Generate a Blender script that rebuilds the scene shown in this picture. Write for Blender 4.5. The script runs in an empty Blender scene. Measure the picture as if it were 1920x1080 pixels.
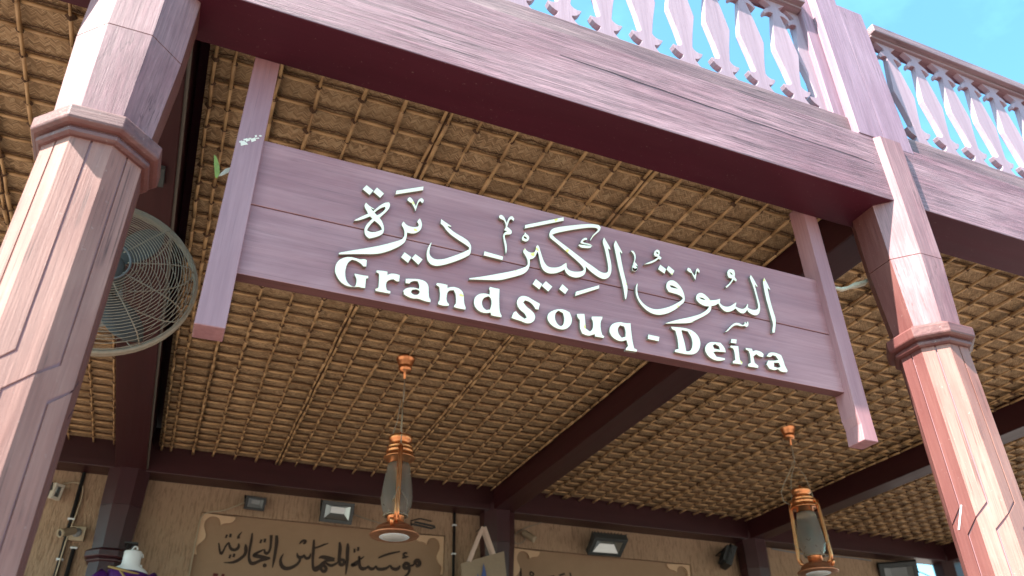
import bpy, bmesh, math, random
from mathutils import Vector, Matrix
random.seed(7)
sc = bpy.context.scene
COL = sc.collection
R = math.radians

# ---------------------------------------------------------------- camera
cam_data = bpy.data.cameras.new("camera")
cam = bpy.data.objects.new("camera", cam_data)
COL.objects.link(cam)
cam_data.sensor_width = 36.0
cam_data.lens = 28.0
cam_data.clip_start = 0.05
cam_data.clip_end = 2000
_R, _U, _F = Vector((0.921541, -0.38804, -0.013674)), Vector((-0.197655, -0.499133, 0.843682)), Vector((0.334207, 0.774784, 0.53667))
cam.matrix_world = Matrix(((_R[0], _U[0], -_F[0], 0.0), (_R[1], _U[1], -_F[1], 0.0), (_R[2], _U[2], -_F[2], 1.6), (0, 0, 0, 1)))
cam_data.dof.use_dof = True
cam_data.dof.focus_distance = 4.1
cam_data.dof.aperture_fstop = 2.2
sc.camera = cam

# ---------------------------------------------------------------- sky and sun
SUN = Vector((-0.70, -0.24, 1.0)).normalized()          # direction towards the sun
el = math.asin(SUN.z); az = math.atan2(SUN.x, SUN.y)
world = bpy.data.worlds.new("World"); sc.world = world; world.use_nodes = True
wn = world.node_tree; wn.nodes.clear()
wo = wn.nodes.new("ShaderNodeOutputWorld"); bg = wn.nodes.new("ShaderNodeBackground")
sky = wn.nodes.new("ShaderNodeTexSky"); sky.sky_type = 'NISHITA'; sky.sun_disc = False
sky.sun_elevation = el; sky.sun_rotation = az
sky.air_density = 1.0; sky.dust_density = 1.6; sky.ozone_density = 1.0
bg.inputs[1].default_value = 0.106
tint = wn.nodes.new("ShaderNodeMix"); tint.data_type = 'RGBA'; tint.blend_type = 'MULTIPLY'; tint.inputs[0].default_value = 1.0
tint.inputs[7].default_value = (0.66, 1.10, 1.08, 1)
wn.links.new(sky.outputs[0], tint.inputs[6]); tc = wn.nodes.new("ShaderNodeTexCoord"); mp = wn.nodes.new("ShaderNodeMapping"); mp.inputs['Scale'].default_value = (2.0, 3.5, 6.0)
cn = wn.nodes.new("ShaderNodeTexNoise"); cn.inputs['Scale'].default_value = 2.2; cn.inputs['Detail'].default_value = 7; cn.inputs['Roughness'].default_value = 0.62
cr = wn.nodes.new("ShaderNodeMapRange"); cr.inputs[1].default_value = 0.50; cr.inputs[2].default_value = 0.80; cr.inputs[3].default_value = 1.0; cr.inputs[4].default_value = 1.3
cm = wn.nodes.new("ShaderNodeVectorMath"); cm.operation = 'SCALE'      # thin cloud wisps
wn.links.new(tc.outputs['Generated'], mp.inputs[0]); wn.links.new(mp.outputs[0], cn.inputs['Vector']); wn.links.new(cn.outputs[0], cr.inputs[0])
wn.links.new(tint.outputs[2], cm.inputs[0]); wn.links.new(cr.outputs[0], cm.inputs['Scale']); wn.links.new(cm.outputs[0], bg.inputs[0]); wn.links.new(bg.outputs[0], wo.inputs[0])
sl = bpy.data.lights.new("sun", 'SUN'); sl.energy = 5.0; sl.angle = R(0.53); sl.color = (1.0, 0.93, 0.84)
so = bpy.data.objects.new("sun", sl); COL.objects.link(so)
so.rotation_euler = SUN.to_track_quat('Z', 'Y').to_euler(); so.location = (-5, -3, 12)
vs = sc.view_settings
vs.view_transform = 'Standard'; vs.look = 'None'; vs.gamma = 1.0; vs.use_curve_mapping = False
vs.exposure = 2.3
sc.cycles.max_bounces = 8; sc.cycles.diffuse_bounces = 5; sc.cycles.caustics_reflective = False; sc.cycles.caustics_refractive = False
sc.cycles.use_denoising = True
ARABIC=[[[(508,3948),(543,3925),(527,3893),(491,3918)]],[[(556,3949),(593,3923),(576,3892),(541,3917)]],[[(514,3849),(531,3834),(555,3824),(555,3819),(541,3821),(550,3811),(577,3851),(600,3874),(618,3881),(625,3872),(624,3851),(614,3828),(600,3807),(583,3781),(594,3767),(604,3745),(608,3723),(605,3700),(590,3683),(567,3667),(545,3656),(531,3663),(521,3680),(519,3702),(525,3727),(539,3752),(549,3767),(539,3776),(512,3754),(490,3739),(470,3732),(471,3738),(488,3754),(510,3775),(528,3789),(518,3807),(509,3821),(508,3834)],[(558,3803),(571,3822),(589,3841),(602,3848),(604,3842),(596,3823),(581,3803),(569,3793)],[(560,3757),(577,3748),(592,3732),(596,3720),(580,3706),(562,3697),(544,3694),(533,3699),(537,3714),(548,3738)]],[[(647,3958),(776,4023),(775,3998),(643,3932)]],[[(712,3940),(724,3934),(736,3914),(744,3896),(749,3923),(757,3942),(770,3952),(781,3942),(780,3927),(773,3920),(765,3929),(759,3926),(753,3908),(747,3874),(743,3865),(737,3882),(723,3906),(713,3908),(701,3918),(704,3930)]],[[(692,3794),(703,3780),(718,3773),(744,3774),(761,3784),(763,3794),(754,3807),(758,3820),(767,3832),(776,3816),(780,3796),(776,3770),(763,3751),(746,3738),(731,3734),(713,3734),(712,3710),(709,3691),(702,3673),(676,3644),(629,3607),(583,3582),(504,3563),(423,3540),(422,3548),(427,3553),(479,3578),(538,3605),(598,3635),(659,3671),(690,3692),(699,3710),(700,3731),(694,3753),(684,3766),(683,3776)]],[[(706,3627),(740,3608),(726,3572),(691,3595)]],[[(756,3630),(792,3609),(773,3574),(739,3602)]],[[(868,3857),(888,3845),(920,3829),(917,3823),(901,3824),(908,3817),(936,3797),(971,3784),(1002,3770),(1019,3747),(1019,3721),(1016,3697),(1007,3684),(973,3656),(932,3628),(892,3604),(859,3589),(833,3588),(815,3603),(807,3626),(807,3661),(816,3694),(828,3716),(829,3708),(822,3678),(820,3651),(828,3634),(845,3625),(869,3629),(895,3640),(924,3659),(954,3679),(988,3704),(1007,3721),(1007,3731),(987,3743),(952,3759),(917,3778),(893,3799),(881,3818),(866,3828),(866,3841)]],[[(1169,3968),(1181,3964),(1190,3950),(1197,3929),(1205,3954),(1216,3972),(1229,3976),(1239,3964),(1237,3951),(1232,3947),(1225,3954),(1217,3952),(1212,3942),(1206,3921),(1201,3903),(1211,3898),(1222,3889),(1226,3877),(1220,3863),(1203,3857),(1189,3851),(1187,3842),(1191,3823),(1197,3800),(1198,3772),(1196,3752),(1191,3741),(1189,3746),(1188,3770),(1183,3805),(1178,3831),(1178,3852),(1186,3866),(1198,3877),(1184,3876),(1186,3887),(1192,3899),(1192,3917),(1183,3936),(1172,3939),(1161,3942),(1156,3951),(1159,3962)]],[[(1083,3730),(1178,3724),(1175,3701),(1079,3704)]],[[(1294,3901),(1299,3889),(1309,3885),(1317,3873),(1314,3856),(1302,3842),(1289,3839),(1277,3844),(1274,3855),(1279,3869),(1289,3882)],[(1287,3870),(1297,3869),(1302,3863),(1299,3857),(1288,3861)]],[[(1294,3941),(1510,4051),(1510,4027),(1291,3917)]],[[(1291,3804),(1299,3790),(1315,3783),(1336,3787),(1346,3803),(1349,3827),(1357,3839),(1366,3834),(1373,3807),(1380,3778),(1389,3749),(1402,3729),(1420,3723),(1449,3729),(1475,3742),(1498,3764),(1509,3773),(1512,3762),(1510,3746),(1520,3733),(1544,3730),(1573,3736),(1595,3746),(1602,3756),(1599,3768),(1577,3791),(1544,3815),(1507,3842),(1470,3870),(1432,3894),(1422,3908),(1425,3930),(1435,3952),(1455,3969),(1495,3988),(1566,4017),(1633,4042),(1680,4055),(1711,4057),(1721,4045),(1716,4024),(1702,4006),(1674,3976),(1654,3941),(1651,3945),(1661,3970),(1681,3998),(1701,4020),(1700,4030),(1684,4032),(1642,4020),(1575,3991),(1514,3963),(1463,3937),(1441,3921),(1457,3906),(1490,3886),(1537,3858),(1589,3826),(1621,3805),(1650,3791),(1671,3779),(1690,3767),(1712,3763),(1732,3769),(1741,3785),(1742,3817),(1738,3859),(1732,3912),(1721,3955),(1734,3987),(1749,3960),(1767,3924),(1764,3914),(1753,3920),(1757,3880),(1763,3833),(1761,3790),(1751,3756),(1732,3733),(1709,3723),(1684,3728),(1661,3739),(1637,3754),(1615,3775),(1616,3759),(1612,3737),(1596,3715),(1566,3698),(1542,3694),(1518,3699),(1502,3713),(1497,3729),(1481,3715),(1452,3696),(1423,3686),(1400,3686),(1382,3696),(1371,3719),(1365,3753),(1360,3788),(1356,3796),(1347,3769),(1332,3749),(1316,3743),(1315,3712),(1307,3682),(1285,3653),(1249,3631),(1200,3606),(1159,3585),(1095,3572),(1011,3555),(1011,3563),(1078,3589),(1163,3627),(1233,3659),(1268,3680),(1290,3695),(1301,3707),(1303,3727),(1298,3746),(1287,3764),(1279,3777),(1283,3791)]],[[(1631,3956),(1637,3950),(1634,3941),(1620,3937),(1610,3924),(1617,3920),(1645,3923),(1660,3917),(1657,3903),(1645,3893),(1615,3886),(1593,3884),(1582,3894),(1586,3903),(1604,3904),(1639,3910),(1609,3909),(1594,3911),(1596,3922),(1606,3939),(1619,3951)]],[[(1342,3639),(1376,3617),(1359,3582),(1323,3605)]],[[(1394,3639),(1428,3615),(1405,3581),(1370,3607)]],[[(1481,3643),(1512,3619),(1493,3588),(1461,3610)]],[[(1550,3616),(1683,3685),(1681,3664),(1544,3589)]],[[(1802,3986),(1816,3956),(1835,3917),(1830,3907),(1820,3918),(1823,3870),(1829,3806),(1838,3745),(1844,3710),(1839,3677),(1829,3639),(1824,3632),(1819,3642),(1819,3678),(1814,3729),(1803,3800),(1795,3873),(1790,3927),(1786,3956)]],[[(1888,3944),(1903,3944),(1913,3925),(1912,3902),(1903,3875),(1914,3866),(1919,3846),(1912,3827),(1896,3814),(1882,3817),(1880,3834),(1888,3857),(1899,3883),(1903,3902),(1901,3922),(1887,3937)],[(1892,3858),(1905,3851),(1909,3842),(1898,3836),(1890,3839)]],[[(2047,3992),(2062,3990),(2065,3975),(2057,3955),(2071,3945),(2061,3929),(2049,3931),(2029,3910),(1996,3888),(1959,3874),(1956,3876),(1981,3893),(2014,3914),(2037,3933),(2046,3944),(2030,3942),(2023,3954),(2030,3977)],[(2042,3975),(2052,3973),(2054,3966),(2043,3964)]],[[(2055,3899),(2089,3878),(2075,3845),(2037,3865)]],[[(2105,3905),(2140,3880),(2121,3847),(2089,3876)]],[[(2230,3924),(2244,3919),(2252,3897),(2262,3882),(2273,3902),(2277,3922),(2292,3936),(2302,3920),(2296,3903),(2288,3912),(2281,3910),(2275,3885),(2263,3851),(2257,3864),(2246,3891),(2233,3893),(2219,3903),(2222,3914)]],[[(2106,3815),(2127,3818),(2150,3805),(2169,3779),(2178,3750),(2180,3723),(2172,3696),(2148,3674),(2117,3644),(2068,3609),(2026,3590),(1991,3582),(1954,3587),(1923,3606),(1898,3637),(1885,3676),(1887,3710),(1895,3737),(1903,3750),(1905,3742),(1898,3713),(1898,3683),(1905,3656),(1926,3631),(1957,3616),(1996,3615),(2042,3633),(2084,3654),(2128,3684),(2159,3708),(2165,3719),(2157,3728),(2135,3735),(2110,3735),(2085,3737),(2073,3754),(2074,3779),(2087,3803)],[(2097,3780),(2117,3783),(2141,3772),(2120,3770),(2103,3771)]],[[(2278,3780),(2300,3780),(2321,3765),(2338,3747),(2366,3754),(2390,3764),(2403,3772),(2402,3760),(2396,3744),(2406,3732),(2427,3727),(2456,3735),(2483,3756),(2504,3772),(2504,3761),(2495,3744),(2512,3738),(2537,3737),(2559,3749),(2578,3780),(2582,3773),(2576,3755),(2589,3748),(2615,3748),(2640,3759),(2648,3780),(2647,3825),(2643,3879),(2637,3923),(2628,3957),(2641,3978),(2655,3956),(2673,3909),(2667,3904),(2656,3915),(2657,3882),(2659,3833),(2663,3794),(2657,3758),(2644,3731),(2623,3714),(2597,3713),(2574,3723),(2567,3736),(2556,3721),(2535,3706),(2511,3709),(2492,3729),(2472,3712),(2444,3697),(2419,3694),(2397,3710),(2385,3736),(2365,3720),(2338,3709),(2335,3692),(2319,3667),(2288,3642),(2245,3614),(2204,3589),(2229,3597),(2186,3576),(2109,3558),(2037,3542),(2040,3548),(2113,3583),(2192,3614),(2251,3642),(2282,3663),(2310,3687),(2321,3704),(2296,3700),(2270,3706),(2251,3721),(2247,3739),(2255,3762)],[(2270,3746),(2290,3749),(2305,3742),(2285,3739)]],[[(2512,3985),(2532,3982),(2536,3960),(2528,3935),(2539,3920),(2531,3906),(2516,3915),(2503,3896),(2483,3872),(2458,3848),(2452,3857),(2479,3881),(2499,3906),(2507,3920),(2487,3920),(2479,3936),(2483,3960),(2495,3976)],[(2499,3959),(2512,3957),(2515,3945),(2505,3948)]],[[(2395,3569),(2413,3587),(2444,3621),(2473,3642),(2498,3644),(2516,3636),(2529,3642),(2535,3659),(2540,3660),(2542,3649),(2557,3669),(2560,3655),(2555,3638),(2541,3628),(2527,3632),(2509,3625),(2484,3627),(2463,3621),(2440,3602),(2416,3578),(2400,3568)]],[[(2732,3982),(2744,3954),(2757,3908),(2753,3904),(2741,3915),(2739,3876),(2740,3821),(2744,3772),(2751,3725),(2740,3679),(2722,3632),(2705,3627),(2710,3653),(2723,3680),(2721,3718),(2716,3786),(2712,3850),(2713,3911),(2716,3957)]]]
ENGLISH=[[[(459,3539),(485,3543),(514,3539),(527,3544),(533,3546),(545,3544),(546,3509),(532,3506),(521,3517),(501,3527),(482,3528),(467,3512),(460,3482),(460,3449),(469,3417),(487,3400),(504,3398),(509,3411),(509,3438),(499,3453),(497,3463),(514,3463),(540,3463),(558,3466),(559,3453),(550,3448),(550,3401),(532,3398),(522,3401),(499,3394),(471,3392),(442,3406),(420,3439),(414,3460),(415,3491),(430,3520)]],[[(590,3502),(614,3506),(639,3507),(639,3491),(654,3502),(678,3505),(694,3501),(693,3468),(681,3465),(666,3473),(649,3466),(638,3452),(637,3430),(643,3414),(659,3411),(658,3398),(627,3397),(594,3397),(591,3407),(604,3417),(604,3461),(601,3486),(589,3491)]],[[(719,3490),(743,3496),(778,3503),(809,3499),(825,3480),(827,3440),(830,3418),(838,3408),(837,3396),(819,3394),(791,3399),(778,3401),(759,3396),(734,3399),(716,3409),(712,3427),(726,3445),(756,3455),(781,3453),(782,3469),(774,3488),(759,3487),(742,3477),(740,3468),(720,3466)],[(752,3439),(771,3447),(784,3441),(784,3430),(773,3419),(758,3418),(748,3427)]],[[(861,3502),(885,3505),(911,3503),(911,3488),(932,3500),(958,3500),(979,3490),(989,3466),(990,3426),(999,3405),(997,3394),(966,3392),(942,3395),(944,3406),(952,3417),(949,3462),(940,3481),(920,3476),(910,3459),(908,3419),(922,3405),(919,3396),(894,3390),(871,3393),(869,3404),(876,3414),(877,3451),(872,3482),(857,3490)]],[[(1111,3541),(1133,3540),(1159,3540),(1157,3475),(1159,3417),(1169,3402),(1167,3391),(1138,3390),(1117,3391),(1114,3404),(1090,3395),(1059,3398),(1038,3419),(1033,3447),(1042,3475),(1063,3494),(1090,3501),(1109,3499),(1111,3520),(1106,3527)],[(1090,3480),(1106,3487),(1117,3477),(1119,3449),(1111,3421),(1095,3415),(1080,3423),(1073,3444),(1078,3466)]],[[(1270,3530),(1298,3532),(1325,3519),(1360,3506),(1351,3471),(1335,3471),(1324,3490),(1305,3504),(1285,3506),(1276,3494),(1292,3474),(1323,3456),(1335,3434),(1329,3409),(1309,3390),(1286,3385),(1256,3393),(1229,3395),(1214,3399),(1226,3434),(1239,3440),(1253,3423),(1279,3410),(1289,3418),(1281,3435),(1257,3450),(1244,3468),(1241,3492),(1251,3515)]],[[(1438,3494),(1479,3505),(1511,3493),(1523,3462),(1516,3428),(1489,3397),(1457,3388),(1422,3396),(1399,3415),(1391,3442),(1402,3469)],[(1453,3488),(1474,3481),(1481,3453),(1475,3421),(1460,3408),(1443,3416),(1432,3443),(1437,3473)]],[[(1547,3493),(1589,3502),(1591,3473),(1591,3423),(1611,3412),(1628,3429),(1631,3469),(1623,3484),(1627,3496),(1686,3508),(1683,3492),(1673,3477),(1670,3439),(1676,3407),(1687,3401),(1682,3390),(1637,3389),(1634,3400),(1600,3383),(1569,3391),(1558,3416),(1561,3462),(1550,3472)]],[[(1776,3499),(1810,3498),(1838,3504),(1837,3474),(1838,3406),(1843,3369),(1859,3364),(1855,3351),(1794,3348),(1796,3360),(1810,3375),(1804,3403),(1773,3389),(1741,3395),(1718,3415),(1714,3444),(1732,3479)],[(1778,3478),(1799,3476),(1805,3450),(1800,3423),(1780,3413),(1765,3429),(1762,3456)]],[[(1930,3461),(1994,3461),(1987,3433),(1925,3434)]],[[(2067,3533),(2132,3542),(2186,3542),(2224,3518),(2235,3477),(2218,3430),(2186,3400),(2136,3390),(2070,3392),(2074,3406),(2095,3416),(2098,3467),(2091,3513),(2074,3518)],[(2129,3525),(2165,3524),(2183,3492),(2182,3449),(2162,3415),(2139,3410),(2137,3457),(2130,3499)]],[[(2317,3497),(2355,3500),(2378,3474),(2378,3448),(2317,3442),(2302,3435),(2316,3414),(2367,3415),(2365,3404),(2335,3392),(2298,3389),(2264,3404),(2249,3436),(2261,3469),(2288,3491)],[(2320,3484),(2341,3475),(2343,3458),(2310,3458),(2305,3473)]],[[(2428,3537),(2462,3540),(2454,3513),(2418,3511)]],[[(2415,3496),(2464,3502),(2460,3459),(2458,3423),(2472,3410),(2466,3397),(2409,3393),(2410,3406),(2428,3418),(2432,3462),(2428,3479),(2410,3485)]],[[(2507,3501),(2548,3504),(2551,3490),(2574,3501),(2605,3497),(2618,3485),(2610,3465),(2586,3465),(2569,3475),(2548,3458),(2548,3423),(2569,3409),(2563,3395),(2503,3393),(2501,3405),(2523,3420),(2528,3463),(2523,3484),(2507,3490)]],[[(2653,3503),(2695,3511),(2732,3502),(2740,3472),(2742,3441),(2753,3416),(2746,3404),(2707,3399),(2691,3412),(2664,3400),(2635,3404),(2621,3427),(2637,3453),(2683,3461),(2705,3470),(2694,3487),(2675,3489),(2661,3475),(2632,3474)],[(2674,3446),(2705,3450),(2710,3431),(2693,3421),(2669,3423)]]]
WALLTEXT=[([(499,3928),(515,3871),(531,3830),(546,3816),(559,3844),(575,3907),(597,3937),(613,3936)],[10,16,19,22,16,15,19,12]),([(604,3935),(620,3893),(645,3870),(681,3870),(708,3894),(709,3925),(701,3943)],[15,22,25,25,25,20,7]),([(555,4008),(574,4004)],[30,30]),([(592,4018),(617,4017)],[30,30]),([(719,4068),(696,4037),(688,4011),(694,3993)],[6,13,22,26]),([(626,3801),(648,3797)],[32,32]),([(663,3813),(688,3812)],[29,29]),([(776,3941),(786,3901),(793,3858),(781,3820),(744,3780),(701,3749),(656,3734),(584,3731)],[10,32,28,25,25,25,17,4]),([(827,4065),(831,3986),(827,3911),(828,3837),(836,3788),(859,3747),(890,3743),(930,3765),(969,3790),(1011,3802),(1058,3815)],[13,22,20,19,22,29,29,25,26,30,12]),([(1052,3815),(984,3819),(915,3825),(877,3828),(893,3848),(938,3877),(977,3902)],[15,29,33,29,22,19,7]),([(983,3906),(988,3875),(1006,3858),(1031,3872),(1044,3917),(1040,3986),(1032,4062)],[10,19,26,23,20,22,25]),([(921,3988),(943,3984)],[32,32]),([(960,3998),(985,3997)],[32,32]),([(990,3736),(1009,3734),(1030,3733)],[15,41,15]),([(1089,4064),(1102,3992),(1102,3903),(1100,3809),(1094,3719)],[22,32,25,25,7]),([(1191,3873),(1172,3834),(1168,3790),(1188,3742),(1228,3718),(1278,3724),(1331,3753),(1364,3787),(1379,3820),(1372,3851)],[6,17,25,32,32,28,25,22,22,15]),([(1335,3895),(1349,3855),(1376,3845),(1406,3860),(1416,3883),(1430,3849),(1460,3842),(1483,3866),(1484,3904)],[7,25,29,22,12,22,26,22,6]),([(1348,3992),(1372,4029),(1416,4039),(1410,4007),(1388,4002)],[6,22,22,19,12]),([(1504,4054),(1510,3971),(1514,3881),(1520,3793),(1533,3744),(1558,3724),(1594,3743),(1635,3784),(1658,3811)],[15,26,22,20,25,32,25,20,19]),([(1529,3966),(1585,3990),(1635,4017)],[13,15,13]),([(1521,3961),(1583,3989),(1668,4030)],[13,15,7]),([(1547,3744),(1595,3773),(1629,3814),(1678,3843),(1756,3856)],[22,20,19,22,29]),([(1756,3856),(1676,3868),(1609,3876),(1579,3857)],[29,36,29,7]),([(1639,3783),(1667,3773),(1677,3742),(1660,3716),(1630,3726),(1613,3756),(1639,3783)],[17,25,28,28,25,22,17]),([(1662,3816),(1697,3794),(1730,3787),(1768,3806),(1798,3827),(1816,3848)],[12,22,25,20,16,15]),([(1795,4053),(1807,3996),(1808,3937),(1808,3860),(1812,3822)],[15,32,29,28,32]),([(1812,3822),(1847,3799),(1871,3827),(1861,3864),(1828,3862),(1811,3835)],[29,28,26,25,22,19]),([(1889,4048),(1894,3997),(1896,3925),(1904,3829),(1899,3709)],[12,33,29,26,9]),([(1964,3973),(1984,3975)],[33,33]),([(2002,3996),(2026,3995)],[33,33]),([(2090,3919),(2046,3880),(1990,3836),(1952,3808),(1986,3810),(2024,3833),(2037,3866),(2033,3917)],[7,17,22,29,22,17,20,19]),([(2039,3866),(2045,3815),(2062,3784),(2095,3781),(2134,3796),(2146,3823),(2162,3792),(2203,3786),(2228,3810),(2233,3830),(2253,3793),(2298,3790),(2365,3808),(2403,3850),(2420,3812),(2475,3803),(2509,3826),(2514,3852)],[22,25,29,29,20,9,26,26,17,9,25,28,25,10,25,32,26,9]),([(2257,3916),(2327,3952),(2421,3986),(2507,4009)],[12,20,17,10]),([(2596,3997),(2561,3998),(2545,3973),(2577,3956),(2612,3959)],[15,19,17,15,7]),([(2540,3940),(2578,3949),(2612,3960)],[15,16,7]),([(2610,3879),(2582,3884),(2559,3849),(2578,3824),(2620,3834),(2624,3874),(2610,3886)],[29,32,32,32,29,25,22]),([(2622,3861),(2635,3809),(2617,3762),(2570,3726)],[26,23,22,15]),([(2625,3854),(2674,3865),(2694,3893)],[17,17,16]),([(2694,3886),(2699,3920),(2734,3929),(2754,3897),(2741,3867),(2706,3867)],[25,33,33,33,32,26])]
WALLTEXT2=[([(4036,3940),(4040,3819),(4031,3708)],[22,25,22]),([(4169,3907),(4215,3897),(4203,3859),(4161,3869),(4169,3907)],[16,17,16,16,16]),([(4561,3895),(4639,3920)],[16,19]),([(4713,3939),(4725,3888)],[15,15]),([(4320,3839),(4495,3880)],[16,17]),([(4891,3881),(5070,3875)],[15,19])]
# ---------------------------------------------------------------- helpers
class NT:
    def __init__(s, name):
        s.m = bpy.data.materials.new(name); s.m.use_nodes = True
        s.t = s.m.node_tree; s.t.nodes.clear()
        s.out = s.n("ShaderNodeOutputMaterial"); s.b = s.n("ShaderNodeBsdfPrincipled")
        s.t.links.new(s.b.outputs[0], s.out.inputs[0])
    def n(s, k, **kw):
        x = s.t.nodes.new(k)
        for a, v in kw.items(): setattr(x, a, v)
        return x
    def l(s, a, b): s.t.links.new(a, b)
    def val(s, sock, v):
        if isinstance(v, (int, float)): sock.default_value = v
        else: s.l(v, sock)
    def math(s, op, a, b=0.0, c=None):
        x = s.n("ShaderNodeMath", operation=op); s.val(x.inputs[0], a); s.val(x.inputs[1], b)
        if c is not None: s.val(x.inputs[2], c)
        return x.outputs[0]
    def coord(s, scale=(1, 1, 1)):
        c = s.n("ShaderNodeTexCoord"); m = s.n("ShaderNodeMapping"); m.inputs['Scale'].default_value = scale
        s.l(c.outputs['Object'], m.inputs[0]); return m.outputs[0]
    def noise(s, vec, scale, detail=4.0, rough=0.6, dist=0.0):
        x = s.n("ShaderNodeTexNoise"); x.inputs['Scale'].default_value = scale; x.inputs['Detail'].default_value = detail
        x.inputs['Roughness'].default_value = rough; x.inputs['Distortion'].default_value = dist
        s.l(vec, x.inputs['Vector']); return x.outputs[0]
    def ramp(s, fac, stops):
        x = s.n("ShaderNodeValToRGB"); e = x.color_ramp.elements
        while len(e) > 1: e.remove(e[0])
        e[0].position = stops[0][0]; e[0].color = stops[0][1]
        for p, c in stops[1:]:
            k = e.new(p); k.color = c
        s.l(fac, x.inputs[0]); return x.outputs[0]
    def bw(s, fac, a, b): return s.ramp(fac, [(a, (0, 0, 0, 1)), (b, (1, 1, 1, 1))])
    def mix(s, fac, a, b, mode='MIX'):
        x = s.n("ShaderNodeMix", data_type='RGBA', blend_type=mode)
        s.val(x.inputs[0], fac)
        for i, v in ((6, a), (7, b)):
            if isinstance(v, tuple): x.inputs[i].default_value = (*v[:3], 1)
            else: s.l(v, x.inputs[i])
        return x.outputs[2]
    def bump(s, h, strength, dist):
        x = s.n("ShaderNodeBump"); x.inputs['Strength'].default_value = strength; x.inputs['Distance'].default_value = dist
        s.l(h, x.inputs['Height']); s.l(x.outputs[0], s.b.inputs['Normal'])
    def color(s, c):
        if isinstance(c, tuple): s.b.inputs['Base Color'].default_value = (*c[:3], 1)
        else: s.l(c, s.b.inputs['Base Color'])
    def rough(s, v): s.val(s.b.inputs['Roughness'], v)

def wood(name, base, faded, dark, axis='X', fade=(0.40, 0.62), grain=0.35, rough=0.5, bump=0.25, fine=60.0, spots=0.0, metal_spec=0.5, crack=0.0):
    """weathered painted timber: base paint, faded patches, dark grain streaks along `axis`"""
    k = NT(name); st = {'X': (0.028, 1, 1), 'Y': (1, 0.028, 1), 'Z': (1, 1, 0.028)}[axis]
    st2 = {'X': (0.25, 1, 1), 'Y': (1, 0.25, 1), 'Z': (1, 1, 0.25)}[axis]
    v = k.coord(st); v2 = k.coord(st2); v0 = k.coord()
    big = k.noise(v2, 3.2, 5, 0.65, 0.4)
    g1 = k.noise(v, fine, 6, 0.72, 0.1)
    g2 = k.noise(v, fine * 0.3, 5, 0.7, 0.25)
    c = k.mix(k.bw(big, *fade), base, faded)
    st_ = k.math('MULTIPLY', k.bw(k.math('ADD', k.math('MULTIPLY', g1, 0.55), k.math('MULTIPLY', g2, 0.45)), 0.60, 0.42), grain)
    c = k.mix(st_, c, dark)
    if crack:
        st3 = {'X': (0.012, 1, 1), 'Y': (1, 0.012, 1), 'Z': (1, 1, 0.012)}[axis]
        g3 = k.noise(k.coord(st3), 26, 3, 0.55, 0.15)
        ln = k.bw(k.math('ABSOLUTE', k.math('SUBTRACT', g3, 0.5)), 0.011, 0.003)
        ln = k.math('MULTIPLY', ln, k.bw(k.noise(v0, 2.6, 3), 0.46, 0.56))
        c = k.mix(k.math('MULTIPLY', ln, crack), c, tuple(x * 0.45 for x in dark))
    if spots:
        sp = k.bw(k.noise(v0, 55, 3, 0.7), 0.66, 0.74)
        c = k.mix(k.math('MULTIPLY', sp, spots), c, (0.50, 0.42, 0.38))
    k.color(c)
    k.rough(k.math('ADD', rough - 0.1, k.math('MULTIPLY', g2, 0.25)))
    k.b.inputs['Specular IOR Level'].default_value = metal_spec
    k.bump(k.math('ADD', g1, g2), bump, 0.006)
    return k.m

def plain(name, color, rough=0.5, metal=0.0, noise=0.15, scale=12, bump=0.0):
    k = NT(name); v = k.coord(); n = k.noise(v, scale, 4)
    d = tuple(c * (1 - noise) for c in color); b = tuple(min(1, c * (1 + noise)) for c in color)
    k.color(k.mix(n, d, b)); k.rough(rough); k.b.inputs['Metallic'].default_value = metal
    if bump: k.bump(n, bump, 0.004)
    return k.m

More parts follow.
